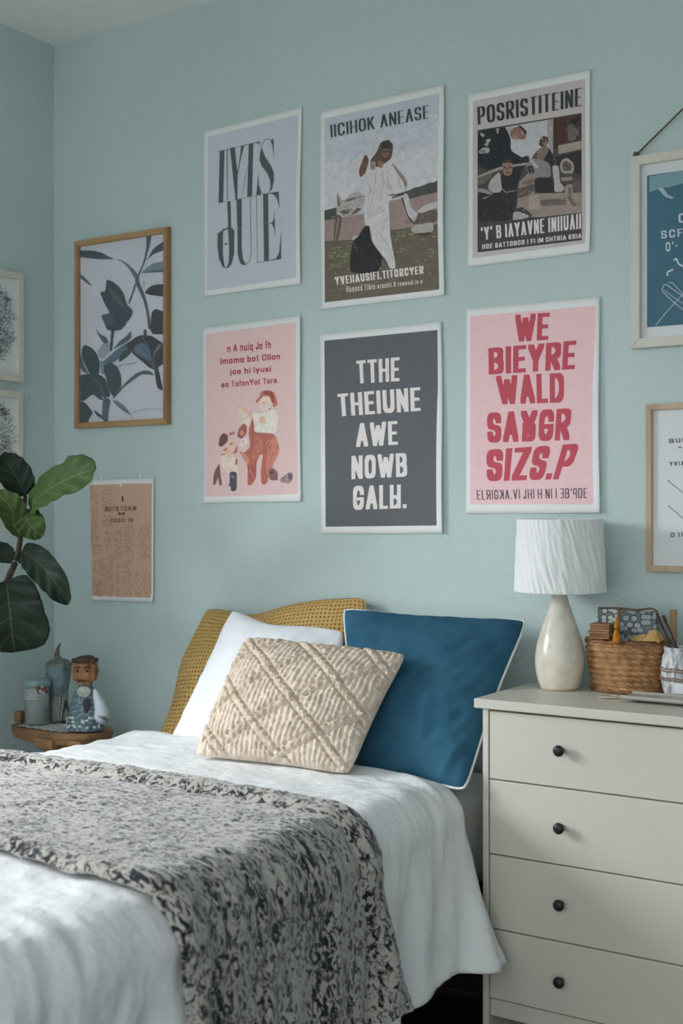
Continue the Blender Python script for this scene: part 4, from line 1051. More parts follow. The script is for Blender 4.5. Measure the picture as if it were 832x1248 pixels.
pillow('pillow', 'plain white pillow between the mustard and the beige cushions', [at_y(281, 740, -.19), at_y(421, 768, -.17), at_y(410, 925, -.38), at_y(200, 912, -.43)], .115, M['wpillow'], M['wpillow'], bow=.05, seed=8, wr=.008,
       edge=lambda s, t: V((0, 0, -.02 * exp(-((s - .35) / .25) ** 2) * (1 - t) ** 2)), front=.55)
bl, rim, nb = pillow('throw_pillow', 'large dark blue square cushion edged with white piping, beside the dresser', [at_y(416, 739, -.18), at_y(645, 753, -.085), at_y(568, 966, -.49), at_y(425, 945, -.47)], .15, M['blue'], M['piping'], bow=.07, seed=21, wr=.009, cat='cushion', front=.6)
tube('piping', [p - nb * .002 for p in rim], .0042, M['piping'], bl, 8, True)
def tuft(s, t):
    a = (s + t) * 2.4 + .82; b = (s - t) * 2.6 + .5
    ph = .37 * math.floor(a + .5 + .03 * nz(s, t, 1, 6)) + .61 * math.floor(b + .5 + .03 * nz(s, t, 4, 6))
    h = .0062 * (.5 + .5 * sin(2 * pi * (s * 31 + .7 * nz(s, t, 2, 5) + .25 * t + ph))) * (.7 + .6 * nz(s, t, 5, 30)) + .0025 * nz(s, t, 7, 45)
    da = min(abs((a + .03 * nz(s, t, 1, 6)) % 1 - .5), 1) ; db = min(abs((b + .03 * nz(s, t, 4, 6)) % 1 - .5), 1)
    for d in (da, db):
        h += .0065 * exp(-(d / .055) ** 2) * (.7 + .4 * sin(150 * (s if d is da else t))) - .007 * exp(-((d - .10) / .03) ** 2)
    e = min(s, 1 - s, t, 1 - t)
    h += .006 * exp(-(e / .06) ** 2) * (nz(s, t, 12, 38) + .4)
    return h
pillow('throw_pillow', 'beige tufted cushion with raised diamond ridges, foremost on the bed', [at_y(298, 774, -.41), at_y(499, 795, -.38), at_y(427, 946, -.62), at_y(233, 922, -.66)], .14, M['tuft'], M['tuftback'], n=230, bow=.05, seed=33, disp=tuft, cat='cushion', front=.62, wr=.004)

# ------------------------------------------------------------------ chest of drawers
FY = -.45
p = at_y(577, 851, FY); TZ = p.z; TX0 = p.x; TX1 = TX0 + .86
SX0 = TX0 + .018; SX1 = TX1 - .018; DX0 = at_y(596.5, 950, FY + .02).x; DX1 = SX1 - (DX0 - SX0)
t = thing('chest_of_drawers', 'cream white chest of four drawers with black knobs beside the bed', 'dresser', V(((TX0 + TX1) / 2, -.23, 0)))
box('dresser_top', (TX0, FY, TZ - .026), (TX1, -.006, TZ), M['chest'], t, bev=.003)
for x0_, x1_ in ((SX0, DX0 - .003), (DX1 + .003, SX1)):
    bm = bmesh.new(); add_box(bm, (x0_, FY + .018, 0), (x1_, -.01, TZ - .026), .002)
    bm_obj('side_panel', bm, M['chest'], t, False)
box('back_panel', (DX0, -.025, .1), (DX1, -.012, TZ - .03), M['chest'], t)
zs = [at_y(597, y, FY + .02).z for y in (864.5, 950, 1041, 1131.5, 1217, 1239)]
box('plinth', (DX0 - .002, FY + .03, zs[5]), (DX1 + .002, FY + .05, zs[4] - .003), M['chest'], t, bev=.002)
for k in range(4):
    d = box('drawer', (DX0, FY + .02, zs[k + 1] + .0028), (DX1, FY + .042, zs[k] - (.004 if k == 0 else .0005)), M['chest'], t, bev=.0022)
    b2 = box('drawer_box', (DX0 + .02, FY + .042, zs[k + 1] + .015), (DX1 - .02, -.04, zs[k] - .04), M['chest'], d)
    kz = at_y(680, (915.5, 1010, 1104, 1198)[k], FY - .005).z; kx = at_y(680, 1000, FY - .005).x
    for x in (kx, DX0 + DX1 - kx):
        prof = [(.006, 0), (.006, .012), (.0125, .016), (.0148, .021), (.0148, .026), (.0115, .0305), (.006, .0325), (.0005, .033)]
        vs = []; n = 28
        for r, h in prof:
            for i in range(n): vs.append(V((x + r * cos(2 * pi * i / n), FY + .02 - h, kz + r * sin(2 * pi * i / n))))
        fs = grid_faces(n, len(prof), closed_u=True) + [[(len(prof) - 1) * n + i for i in range(n)]]
        meshobj('knob', vs, fs, M['knob'], d)

# lamp
lc = at_y(682, 800, -.155); lc = V((lc.x, -.155, TZ)); k = .002343
t = thing('table_lamp', 'table lamp with a cream teardrop base and crinkled white shade', 'lamp', lc)
prof = [(r * k, z * k) for r, z in ((0.5, .8), (22.5, .8), (23.6, 2.4), (24.2, 3.5), (26.5, 10), (28.8, 20), (30, 31), (29.8, 41), (28, 53), (25, 65), (21.3, 76), (17, 88), (13.4, 98), (10.8, 106), (9.2, 112), (8.6, 118), (.5, 118.5))]
pts = smooth_path([V((r, 0, z)) for r, z in prof[2:-1]], 4)
lathe('lamp_base', [(.001, .002)] + [(p.x, p.z) for p in pts] + [(.001, 118.3 * k)], lc, M['lampglaze'], t, 64)
lathe('foot_ring', [(.04, 0), (22.8 * k, 0), (23.6 * k, 1 * k), (23.6 * k, 2.6 * k), (.04, 2.6 * k)], lc, M['clayring'], t, 64)
lathe('lamp_neck', [(.008, 117 * k), (.017, 117 * k), (.017, 123 * k), (.008, 123 * k)], lc, mat('white_plastic', (225, 225, 220), .4), t, 32)
m, nt, b = new_mat('crinkled_paper_shade'); b.inputs['Base Color'].default_value = (*lin((244, 245, 246)), 1); setin(b, Roughness=.75)
tl = N(nt, 'ShaderNodeBsdfTranslucent'); tl.inputs['Color'].default_value = (*lin((230, 230, 228)), 1); mx = N(nt, 'ShaderNodeMixShader'); mx.inputs[0].default_value = .1
nt.links.new(b.outputs[0], mx.inputs[1]); nt.links.new(tl.outputs[0], mx.inputs[2]); nt.links.new(mx.outputs[0], nt.nodes['Material Output'].inputs['Surface'])
zb = 1.5 - 101 / FPX * 3.576 - TZ; zt = 1.5 - 12.5 / FPX * 3.576 - TZ
def crk(a, z, j):
    u = a * 3.2; w = z * 14
    return .0032 * (abs(nz(u * 2.2 + w * .9, w * .5, 1, 1.0)) * 2 - .4) + .0030 * (1 - abs(nz(u * 3 + w * 1.6, w * .6, 5, 1.3))) + .0007 * nz(u * 6, w * 4, 2, 1)
sh = lathe('lamp_shade', [(.1285 + (.118 - .1285) * i / 60, zb + (zt - zb) * i / 60) for i in range(61)], lc, m, t, 300, disp=crk, cap=False)
solidify(sh, .0012, -1)
for i in range(3):
    an = i * 2 * pi / 3 + .4
    tube('shade_spoke', [lc + V((.01 * cos(an), .01 * sin(an), zt - .03)), lc + V((.114 * cos(an), .114 * sin(an), zt - .008))], .0015, M['knob'], t, 6)
tube('shade_stem', [lc + V((0, 0, 120 * k)), lc + V((0, 0, zt - .028))], .005, M['knob'], t, 10)

# basket
bc = V((at_y(764, 800, -.095).x, -.095, TZ)); BH = 1.128 - TZ; ba, bb = .112, .078
t = thing('wicker_basket', 'brown twisted-rope wicker basket standing behind the tray on the dresser', 'basket', bc)
rows = 9
def bask(outer=True):
    vs = []; n, mm = 420, 108
    for j in range(mm + 1):
        z = j / mm; row = min(int(z * rows), rows - 1); fr = z * rows - row
        sc_ = .86 + .14 * ss(0, 1, z) + .02 * sin(pi * z)
        for i in range(n):
            a = 2 * pi * i / n
            w = a * 24 / (2 * pi) + fr * 1.1 + row * .37 + .25 * nz(cos(a) * 2, sin(a) * 2, row * 3.7, 1)
            st = abs(sin(pi * w)) ** .6
            d = .0085 * (max(0, sin(pi * fr)) ** .6) * (.2 + .8 * st)
            vs.append(V((bc.x + (ba * sc_ + d) * cos(a), bc.y + (bb * sc_ + d) * sin(a), bc.z + .002 + BH * z)))
    return meshobj('basket_body', vs, grid_faces(n, mm + 1, closed_u=True) + [list(range(n))[::-1]], M['rattan'], t)
solidify(bask(), .006, -1)
def ell(z, e, r): return [V((bc.x + (ba + e) * cos(2 * pi * i / 80), bc.y + (bb + e) * sin(2 * pi * i / 80), bc.z + z + .0015 * sin(i * 1.3))) for i in range(80)]
tube('rim', ell(BH, .004, 0), .006, M['rattandark'], t, 8, True)
tube('base_coil', [V((bc.x + (ba * .88 + .004) * cos(2 * pi * i / 80), bc.y + (bb * .88 + .004) * sin(2 * pi * i / 80), bc.z + .006)) for i in range(80)], .006, M['rattandark'], t, 8, True)

# things standing in the basket
def leaf_tiles(name, cell, line, sc):
    m, nt, b = new_mat(name); tc = N(nt, 'ShaderNodeTexCoord'); sx_ = N(nt, 'ShaderNodeSeparateXYZ'); mp = N(nt, 'ShaderNodeCombineXYZ'); mu = N(nt, 'ShaderNodeMath', operation='MULTIPLY'); mu.inputs[1].default_value = 1.25
    nt.links.new(tc.outputs['Object'], sx_.inputs[0]); nt.links.new(sx_.outputs['X'], mp.inputs['X']); nt.links.new(sx_.outputs['Z'], mu.inputs[0]); nt.links.new(mu.outputs[0], mp.inputs['Y'])
    v = N(nt, 'ShaderNodeTexVoronoi', feature='F1', voronoi_dimensions='2D'); setin(v, Scale=sc, Randomness=.7); nt.links.new(mp.outputs['Vector'], v.inputs['Vector'])
    rp = N(nt, 'ShaderNodeValToRGB')
    rp.color_ramp.elements[0].position = 0; rp.color_ramp.elements[0].color = (*lin(tuple(x - 30 for x in cell)), 1); rp.color_ramp.elements[1].position = .1; rp.color_ramp.elements[1].color = (*lin(cell), 1)
    for ps, cc_ in ((.38, cell), (.43, line), (.52, line), (.58, tuple(x * .45 + y * .55 for x, y in zip(cell, line)))):
        e = rp.color_ramp.elements.new(ps); e.color = (*lin(cc_), 1)
    nt.links.new(v.outputs['Distance'], rp.inputs['Fac']); nt.links.new(rp.outputs['Color'], b.inputs['Base Color']); setin(b, Roughness=.5)
    bp = N(nt, 'ShaderNodeBump'); setin(bp, Strength=.5, Distance=.003); nt.links.new(rp.outputs['Color'], bp.inputs['Height']); nt.links.new(bp.outputs['Normal'], b.inputs['Normal'])
    return m
ty = -.104
pa = at_y(727.5, 742, ty); pb = at_y(814, 745, ty); pm = at_y(753, 742, ty).x
zb_ = TZ + .012
t = thing('patterned_box', 'flat grey-blue box with a pebble-like leaf pattern standing up in the basket', 'box', V(((pa.x + pb.x) / 2, ty, zb_)))
bx0_, bx1_ = max(pa.x, bc.x - .086), min(pb.x, bc.x + .086)
box('box_body', (pm + .004, ty, zb_), (bx1_, ty + .024, pa.z - .002), leaf_tiles('grey_leaf_tiles', (142, 150, 152), (44, 52, 58), 46), t, bev=.002)
box('box_end', (bx0_, ty + .002, zb_), (pm - .003, ty + .022, pa.z), leaf_tiles('white_leaf_tiles', (196, 202, 202), (50, 58, 62), 54), t, bev=.002)
box('dividing_strip', (pm - .003, ty - .002, zb_), (pm + .004, ty + .026, pa.z + .002), M['slats'], t, bev=.001)
tube('top_cord', smooth_path([V((bx0_, ty + .01, pa.z + .002)), V((pm, ty + .01, pa.z + .004)), V((pm + .05, ty + .012, pa.z + .001)), V((pm + .09, ty + .01, pa.z + .007)), V((bx1_, ty + .012, pa.z - .001))]), .0028, M['twine'], t, 8)
# layered slats at the left
s0 = at_y(719, 765, -.115); s1 = at_y(750, 785, -.115)
t = thing('wooden_slat_bundle', 'bundle of thin brown wooden slats at the left end of the basket', 'bundle', V(((s0.x + s1.x) / 2, -.145, TZ + .15)))
for i in range(6):
    z = TZ + .1495 + i * .0072; dx = .003 * sin(i * 2.3) + .0012 * i
    box('slat', (s0.x + .012 + dx, -.166 + .002 * sin(i * 1.7), z), (s1.x + dx * .3, -.112, z + .0068), M['slats'], t, bev=.0026)
# tassel
tp = at_y(751, 757, -.186)
t = thing('tassel', 'orange thread tassel hanging over the front of the basket', 'tassel', V((tp.x, -.186, tp.z - .06)))
lathe('tassel_head', [(.001, 0), (.005, .002), (.0075, .008), (.006, .014), (.003, .018), (.0045, .023), (.002, .03), (.0005, .033)], V((tp.x, -.186, tp.z - .022)), M['orange'], t, 20)
lathe('tassel_skirt', [(.0105, 0), (.0095, .01), (.007, .024), (.004, .036), (.001, .038)], V((tp.x, -.186, tp.z - .06)), M['orange'], t, 40, disp=lambda a, z, j: .0014 * sin(a * 13))
# ochre cloth
c0 = at_y(795, 772, -.13)
vs = []
for j in range(25):
    for i in range(41):
        u, v = i / 40, j / 24; x = c0.x - .052 + .084 * u
        hump = .028 * exp(-((u - .68) / .2) ** 2) + .012 * exp(-((u - .25) / .2) ** 2)
        vs.append(V((x, -.112 - .048 * v - .004 * sin(u * 7) - .003 * nz(u, v, 1, 8), TZ + .150 + hump * sin(pi * min(1, .25 + v * .75)) + .004 * nz(u, v, 4, 9))))
tag(solidify(meshobj('folded_cloth', vs, grid_faces(41, 25), M['ochre'], origin=V((c0.x, -.11, TZ + .12))), .003, -1), 'crumpled ochre cloth lying at the top of the basket', 'cloth')
# wooden stick
p0_ = at_y(820, 743, -.06); p1_ = at_y(819, 790, -.06)
tag(box('wooden_stick', (p0_.x - .0085, -.066, TZ), (p0_.x + .0085, -.050, p0_.z), M['stick'], bev=.002, origin=V((p0_.x, -.058, TZ))), 'upright flat wooden stick standing between basket and pot', 'stick')

# pot
pc = V((at_y(831, 800, -.14).x, -.14, TZ))
m, nt, b = new_mat('birch_bark_glaze'); tc = N(nt, 'ShaderNodeTexCoord'); mp = N(nt, 'ShaderNodeMapping'); mp.inputs['Scale'].default_value = (1, 1, .22); nt.links.new(tc.outputs['Object'], mp.inputs['Vector'])
n1 = N(nt, 'ShaderNodeTexNoise'); setin(n1, Scale=75.0, Detail=6.0, Roughness=.7); nt.links.new(mp.outputs['Vector'], n1.inputs['Vector'])
rp = N(nt, 'ShaderNodeValToRGB'); rp.color_ramp.elements[0].position = .34; rp.color_ramp.elements[0].color = (*lin((92, 92, 94)), 1); rp.color_ramp.elements[1].position = .56; rp.color_ramp.elements[1].color = (*lin((206, 210, 212)), 1)
nt.links.new(n1.outputs['Fac'], rp.inputs['Fac']); nt.links.new(rp.outputs['Color'], b.inputs['Base Color']); setin(b, Roughness=.6)
t = thing('pencil_pot', 'whitewashed barrel-shaped pot with brown bands holding dark sticks', 'pot', pc)
ph = 1.125 - TZ
lathe('pot_body', [(.001, 0), (.043, 0), (.046, .004), (.053, .03), (.0565, .06), (.056, .085), (.052, .112), (.046, ph - .012), (.0485, ph - .006), (.0485, ph), (.043, ph), (.041, ph - .02), (.04, .02), (.001, .018)], pc, m, t, 64, cap=False, disp=lambda a, z, j: .0008 * nz(cos(a) * 3, sin(a) * 3, z * 20, 1))
bandm = mat('rust_brown_band', (150, 126, 108), .7, c2=(118, 98, 84), vscale=90)
for z, r in ((.052, .0565), (.058, .0575), (.076, .0573), (.083, .0568)):
    tube('band', [pc + V((r * cos(2 * pi * i / 64), r * sin(2 * pi * i / 64), z + .001 * sin(i * .7))) for i in range(64)], .0024, bandm, t, 6, True)
box('pot_patch', (pc.x - .004, pc.y - .0578, .018 + TZ), (pc.x + .022, pc.y - .045, .046 + TZ), mat('white_patch', (212, 218, 224), .6), t, bev=.002)
# dark sticks in the pot
for k, (tp_, off) in enumerate((((800, 747), -.008), ((807.5, 750), .012))):
    top = at_y(*tp_, -.155); bot = V((pc.x + .012 + off, -.13, TZ + .03))
    vs, fs = tube_geo([bot, bot * .5 + top * .5, top], lambda u: .0052 if u < .9 else .004, 10)
    tag(meshobj('pencil', vs, fs, M['pencil'], origin=bot), ('dark brown lacquered stick leaning from the pot over the basket, left of the pair', 'dark brown lacquered stick leaning from the pot over the basket, right of the pair')[k], 'stick', 'dark sticks in the pot')

# tray
vs = []
tx0, tx1, ty0, ty1 = at_y(757, 848, -.29).x, -.72, -.30, -.205
bm = bmesh.new(); add_box(bm, (tx0, ty0, TZ + .008), (tx1, ty1, TZ + .013), .002)
t = thing('tray', 'narrow grey metal tray lying in front of the basket', 'tray', V(((tx0 + tx1) / 2, -.25, TZ)))
bm_obj('tray_plate', bm, M['steel'], t, False)
for lo, hi in (((tx0, ty0, TZ + .008), (tx1, ty0 + .005, TZ + .019)), ((tx0, ty1 - .005, TZ + .008), (tx1, ty1, TZ + .019))):
    box('tray_rim', lo, hi, M['steel'], t, bev=.0015)
for x in (tx0 + .03, tx1 - .04): box('foot', (x, -.27, TZ), (x + .012, -.23, TZ + .0085), M['knob'], t)
# wire loop
lp = at_z(743, 850, TZ + .003)
pts = [lp + V((.026 * cos(a) - .008 * sin(2 * a), .018 * sin(a), .001 + .003 * abs(sin(a * 1.5)))) for a in [2 * pi * i / 40 for i in range(40)]]
t = thing('wire_loop', 'small loop of pale wire lying on the dresser left of the tray', 'wire', V((lp.x, lp.y, TZ)))
tube('loop', pts, .0016, M['wire'], t, 6, True)
tube('wire_tail', smooth_path([pts[2], pts[2] + V((.012, .006, .001)), pts[2] + V((.024, 0, .002))]), .0016, M['wire'], t, 6)
lpm = mat('pale_tag', (214, 206, 190), .4)
vs = [lp + V((.02 * cos(a), .012 * sin(a), -.001)) for a in [2 * pi * i / 24 for i in range(24)]]
solidify(meshobj('tag_disc', vs, [list(range(24))], lpm, t, False), .0015, 1)

# ------------------------------------------------------------------ side table and its ornaments
SY = -.31; STZ = at_y(80, 886, SY).z
sx0, sx1 = at_y(27, 880, SY).x, at_y(126, 880, SY).x
t = thing('side_table', 'small carved brown wooden side table between the bed and the corner', 'side table', V(((sx0 + sx1) / 2, SY, 0)))
# boat shaped top
out = []
for i in range(40):
    a = 2 * pi * i / 40; ca, sa = cos(a), sin(a)
    out.append((.5 * (sx0 + sx1) + .5 * (sx1 - sx0) * math.copysign(abs(ca) ** .6, ca), SY + .11 * math.copysign(abs(sa) ** .75, sa)))
vs = []
for sc_, z in ((.86, -.045), (.95, -.040), (.985, -.022), (1, -.018), (1, -.002), (.985, 0)):
    vs += [V((.5 * (sx0 + sx1) + (x - .5 * (sx0 + sx1)) * sc_, SY + (y - SY) * sc_, STZ + z)) for x, y in out]
meshobj('tabletop', vs, grid_faces(40, 6, closed_u=True) + [list(range(40))[::-1], [5 * 40 + i for i in range(40)]], M['tablewood'], t, False)
l0 = at_y(44, 900, SY - .115).x; l1 = at_y(65, 900, SY - .115).x
box('ledge_block', (l0, SY - .125, STZ - .058), (l1, SY - .06, STZ - .022), M['tablewood'], t, bev=.006, seg=3)
e0 = at_y(108, 895, SY - .09).x; box('end_block', (sx1 - .075, SY - .105, STZ - .052), (sx1 - .008, SY - .02, STZ - .02), M['tablewood'], t, bev=.012, seg=4)
fx = at_y(24.5, 880, SY - .03).x; fz = at_y(25, 876, SY).z
tube('finial_neck', smooth_path([V((fx + .045, SY - .03, STZ - .02)), V((fx + .012, SY - .03, STZ - .018)), V((fx, SY - .03, STZ)), V((fx, SY - .03, fz + .03))]), .010, M['tablewood'], t, 12)
box('finial', (fx - .016, SY - .048, fz - .002), (fx + .018, SY - .012, fz + .036), M['tablewood'], t, bev=.007, seg=3)
b0 = at_y(52, 905, SY - .08).x
box('table_body', (b0, SY - .075, .03), (sx1 - .03, SY + .085, STZ - .043), M['tablewood'], t, bev=.004)
for x in (b0 + .005, sx1 - .065):
    for y in (SY - .07, SY + .05): box('leg', (x, y, 0), (x + .03, y + .03, .032), M['tablewood'], t)

# lace cloth
vs = []
for j in range(13):
    for i in range(41):
        u, v = i / 40, j / 12; x = sx0 + .06 + (sx1 - sx0 - .16) * u
        vs.append(V((x, SY - .085 + .12 * v + .006 * sin(u * 40) * (v < .1), STZ + .0025 + .003 * abs(nz(u, v, 3, 12)))))
tag(solidify(meshobj('lace_cloth', vs, grid_faces(41, 13), mat('white_lace', (206, 212, 212), .9, c2=(150, 160, 160), vscale=120, bump=.8, bscale=200), origin=V((sx0 + .2, SY, STZ))), .0015, -1), 'strip of white lace lying on the side table under the ornaments', 'cloth')
OZ = STZ + .006
def mpp(px, y): # metres per pixel there
    d = ray(px, 620); return (y - CAM.y) / d.y / FPX
# glass jar
jy = SY - .02; jp = at_y(45.5, 860, jy); jc = V((jp.x, jy, OZ)); k = mpp(45, jy)
gl, nt, b = new_mat('grey_ribbed_glass'); b.inputs['Base Color'].default_value = (*lin((214, 224, 224)), 1); setin(b, Roughness=.12); b.inputs['Transmission Weight'].default_value = .75; b.inputs['IOR'].default_value = 1.25
t = thing('glass_jar', 'ribbed clear glass jar with a pale lid at the left end of the side table', 'jar', jc)
lathe('jar_body', [(.5 * k, 0), (13.5 * k, 0), (14.5 * k, 1 * k), (14.6 * k, 26 * k), (14.6 * k, 43 * k), (13 * k, 46 * k), (12 * k, 46 * k), (12.6 * k, 43 * k), (12.6 * k, 3 * k), (.5 * k, 2 * k)], jc, gl, t, 96, cap=False, disp=lambda a, z, j: .0011 * sin(a * 24) if .0 < z < 27 * k else 0)
lathe('lid', [(.5 * k, 45 * k), (15.5 * k, 45 * k), (16 * k, 47 * k), (16 * k, 52 * k), (14.5 * k, 54 * k), (.5 * k, 54.5 * k)], jc, mat('pale_teal_lid', (128, 156, 160), .3), t, 48, cap=False)
lm = mat('white_label_stripe', (206, 212, 212), .5)
for i in range(5):
    z = (31 + i * 2.6) * k; tube('label_line', [jc + V((14.9 * k * cos(a), 14.9 * k * sin(a), z)) for a in [radians(-165 + 120 * q / 20) for q in range(21)]], .0011, lm, t, 6)
lathe('jar_contents', [(.5 * k, 2.4 * k), (11 * k, 2.4 * k), (11 * k, 25 * k), (.5 * k, 26 * k)], jc, mat('grey_grains', (196, 198, 194), .9, c2=(140, 144, 142), vscale=60, stretch=(3, 3, .5)), t, 32, cap=False)
# berries
bp0 = at_y(52, 840.5, jy - .05)
for i, (dx, dz, r, c) in enumerate(((-6, 1, 3, 0), (-2, -2, 2.6, 1), (2, 1, 2.8, 0), (6, -1, 2.8, 0), (3, -3.5, 2.3, 1), (-5, -3, 2.4, 0), (0, 3, 2.2, 1))):
    bm = bmesh.new(); bmesh.ops.create_icosphere(bm, subdivisions=2, radius=r * k)
    for v in bm.verts: v.co += V((bp0.x + dx * k * 1.1, jc.y - 15.5 * k - 2.2 * k, bp0.z + dz * k))
    bm_obj('berry', bm, mat('red_berry', (104, 56, 52), .5) if c == 0 else mat('white_berry', (160, 158, 154), .5), t)
# lidded vessel
vy = SY + .06; vp = at_y(71.5, 850, vy); vc = V((vp.x, vy, OZ)); k = mpp(70, vy)
m, nt, b = new_mat('checked_glaze'); tc = N(nt, 'ShaderNodeTexCoord'); ck = N(nt, 'ShaderNodeTexBrick'); setin(ck, Scale=70.0); ck.inputs['Color1'].default_value = (*lin((190, 196, 192)), 1); ck.inputs['Color2'].default_value = (*lin((160, 170, 168)), 1); ck.inputs['Mortar'].default_value = (*lin((50, 62, 66)), 1); ck.inputs['Mortar Size'].default_value = .08; ck.offset = 0; ck.inputs['Brick Width'].default_value = .42; ck.inputs['Row Height'].default_value = .42
mp = N(nt, 'ShaderNodeMapping'); mp.inputs['Rotation'].default_value = (pi / 2, 0, 0); nt.links.new(tc.outputs['Object'], mp.inputs['Vector']); nt.links.new(mp.outputs['Vector'], ck.inputs['Vector']); nt.links.new(ck.outputs['Color'], b.inputs['Base Color'])
t = thing('lidded_vessel', 'grey-blue lidded vessel on a checked foot with a horn-shaped finial', 'vessel', vc)
lathe('checked_foot', [(.5 * k, 0), (13 * k, 0), (13.5 * k, 4 * k), (12 * k, 22 * k), (11.5 * k, 33 * k), (.5 * k, 33 * k)], vc, m, t, 48, cap=False)
vm = mat('grey_blue_glaze', (118, 142, 148), .35, c2=(88, 108, 114), vscale=40, bump=.2, bscale=60)
lathe('vessel_bowl', [(.5 * k, 33 * k), (11 * k, 33 * k), (12.5 * k, 36 * k), (16 * k, 56 * k), (16.5 * k, 62 * k), (16.5 * k, 67 * k), (.5 * k, 67 * k)], vc, vm, t, 8, cap=False, smooth=False, rot=.35)
lathe('lid', [(.5 * k, 67 * k), (17.2 * k, 67 * k), (17 * k, 70 * k), (11 * k, 74 * k), (4 * k, 76 * k), (2.6 * k, 79 * k), (.5 * k, 79.5 * k)], vc, mat('grey_green_lid', (120, 134, 132), .35, c2=(92, 100, 98), vscale=50), t, 8, cap=False, smooth=False, rot=.35)
hp = [vc + V((x * k, 0, z * k)) for x, z in ((-3, 77), (-2.6, 83), (-.5, 89), (3.5, 94.5))]
tube('horn_finial', smooth_path(hp, 6), lambda u: (3.8 * (1 - u) + .4) * k, mat('dark_horn', (92, 86, 80), .5, var=8), t, 12)
# figurine
gy = SY - .025; gp = at_y(104, 850, gy); gc = V((gp.x, gy, OZ)); k = mpp(104, gy)
fa = YAW * .8            # turned a little to the viewer
t = thing('figurine', 'painted carved bust of a man with a blocky wooden face on the side table', 'figurine', gc)
def rotz(p): return V((gc.x + p.x * cos(fa) - p.y * sin(fa), gc.y + p.x * sin(fa) + p.y * cos(fa), gc.z + p.z))
prof = [(22, 17, 0), (22.5, 17, 2), (22, 16, 12), (20, 15, 24), (17, 13, 36), (14, 11.5, 44), (10.5, 9.5, 50), (8, 8, 54), (8, 8, 58)]
pp = smooth_path([V(p) for p in prof], 4); n = 48; vs = []
for q in pp:
    for i in range(n):
        a = 2 * pi * i / n; rr = 1 + .03 * nz(cos(a) * 2, sin(a) * 2, q.z * .1, 1.5)
        vs.append(rotz(V((q.x * k * cos(a) * rr, q.y * k * sin(a) * rr, q.z * k))))
coat = leaf_tiles('painted_coat', (100, 122, 130), (56, 70, 78), 60)
meshobj('coat', vs, grid_faces(n, len(pp), closed_u=True) + [list(range(n))[::-1]], coat, t)
# scale like pebbles round the hem
peb = mat('pale_pebble_paint', (178, 190, 188), .5)
rnd = random.Random(5); bm = bmesh.new()
for i in range(26):
    a = radians(rnd.uniform(-165, -15)); z = rnd.uniform(3, 17)
    r = bmesh.ops.create_icosphere(bm, subdivisions=2, radius=1)
    for v in r['verts']: v.co = rotz(V(((22.3 - z * .08) * k * cos(a) + v.co.x * 2.6 * k, (16.7 - z * .05) * k * sin(a) + v.co.y * .9 * k, z * k + v.co.z * 1.6 * k)))
o = bm_obj('painted_pebble_pattern', bm, peb, t)
# scarf and shirt
bm = bmesh.new(); r = bmesh.ops.create_uvsphere(bm, u_segments=20, v_segments=12, radius=1)
for v in bm.verts: v.co = rotz(V((1.5 * k + v.co.x * 8.5 * k * (1 + .45 * v.co.z), -9.5 * k + v.co.y * 3.2 * k, 46 * k + v.co.z * 8 * k)))
bm_obj('neck_scarf', bm, mat('pale_scarf_paint', (172, 176, 164), .7, c2=(140, 148, 140), vscale=80), t)
bm = bmesh.new(); r = bmesh.ops.create_uvsphere(bm, u_segments=16, v_segments=10, radius=1)
for v in bm.verts: v.co = rotz(V((5.5 * k + v.co.x * 5 * k * (1 + .3 * v.co.z), -12.2 * k - 1.6 * k * (.5 - v.co.z * .5) + v.co.y * 1.6 * k, 31 * k + v.co.z * 9 * k)))
bm_obj('dark_shirt', bm, mat('dark_shirt_paint', (34, 40, 48), .6), t)
# white sleeve
sp = [V((13 * k, -5 * k, 50 * k)), V((17 * k, -6 * k, 40 * k)), V((22 * k, -7 * k, 28 * k)), V((23 * k, -7 * k, 19 * k)), V((17 * k, -8 * k, 13 * k))]
tube('white_sleeve', [rotz(p) for p in smooth_path(sp, 6)], lambda u: (2.2 + 7.6 * sin(pi * min(1, u * .62)) ** 1.2 - 3.5 * max(0, u - .85) * 6) * k, mat('pale_grey_sleeve', (186, 198, 206), .6, bump=.3, bscale=60), t, 20)
# head: rounded block with brow, nose, cheeks
bm = bmesh.new(); bmesh.ops.create_cube(bm, size=2); bmesh.ops.bevel(bm, geom=bm.edges[:], offset=.35, segments=3, affect='EDGES')
bmesh.ops.subdivide_edges(bm, edges=bm.edges[:], cuts=3, use_grid_fill=True)
for v in bm.verts:
    x, y, z = v.co
    if y < -.5:
        g = lambda cx_, cz_, sx_, sz_: exp(-((x - cx_) / sx_) ** 2 - ((z - cz_) / sz_) ** 2)
        y -= .46 * g(0, -.12, .16, .3) + .20 * g(0, -.28, .24, .12) + .04 * g(0, .38, .8, .14) - .22 * g(-.42, .16, .24, .13) - .22 * g(.42, .16, .24, .13) + .12 * g(0, -.56, .42, .07) - .08 * g(0, -.64, .4, .04) + .10 * g(0, -.72, .36, .06) + .08 * g(-.6, -.3, .3, .3) + .08 * g(.6, -.3, .3, .3)
    w = 1 - .10 * max(0, -z)
    v.co = rotz(V((x * 14 * k * w, y * 10 * k * w - 1.5 * k, 71 * k + z * 16 * k)))
bm_obj('head', bm, mat('carved_brown_wood_face', (160, 116, 78), .5, c2=(122, 84, 54), vscale=30, bump=.15, bscale=50), t)
bm = bmesh.new(); bmesh.ops.create_cube(bm, size=2); bmesh.ops.bevel(bm, geom=bm.edges[:], offset=.45, segments=3, affect='EDGES'); bmesh.ops.subdivide_edges(bm, edges=bm.edges[:], cuts=2, use_grid_fill=True)
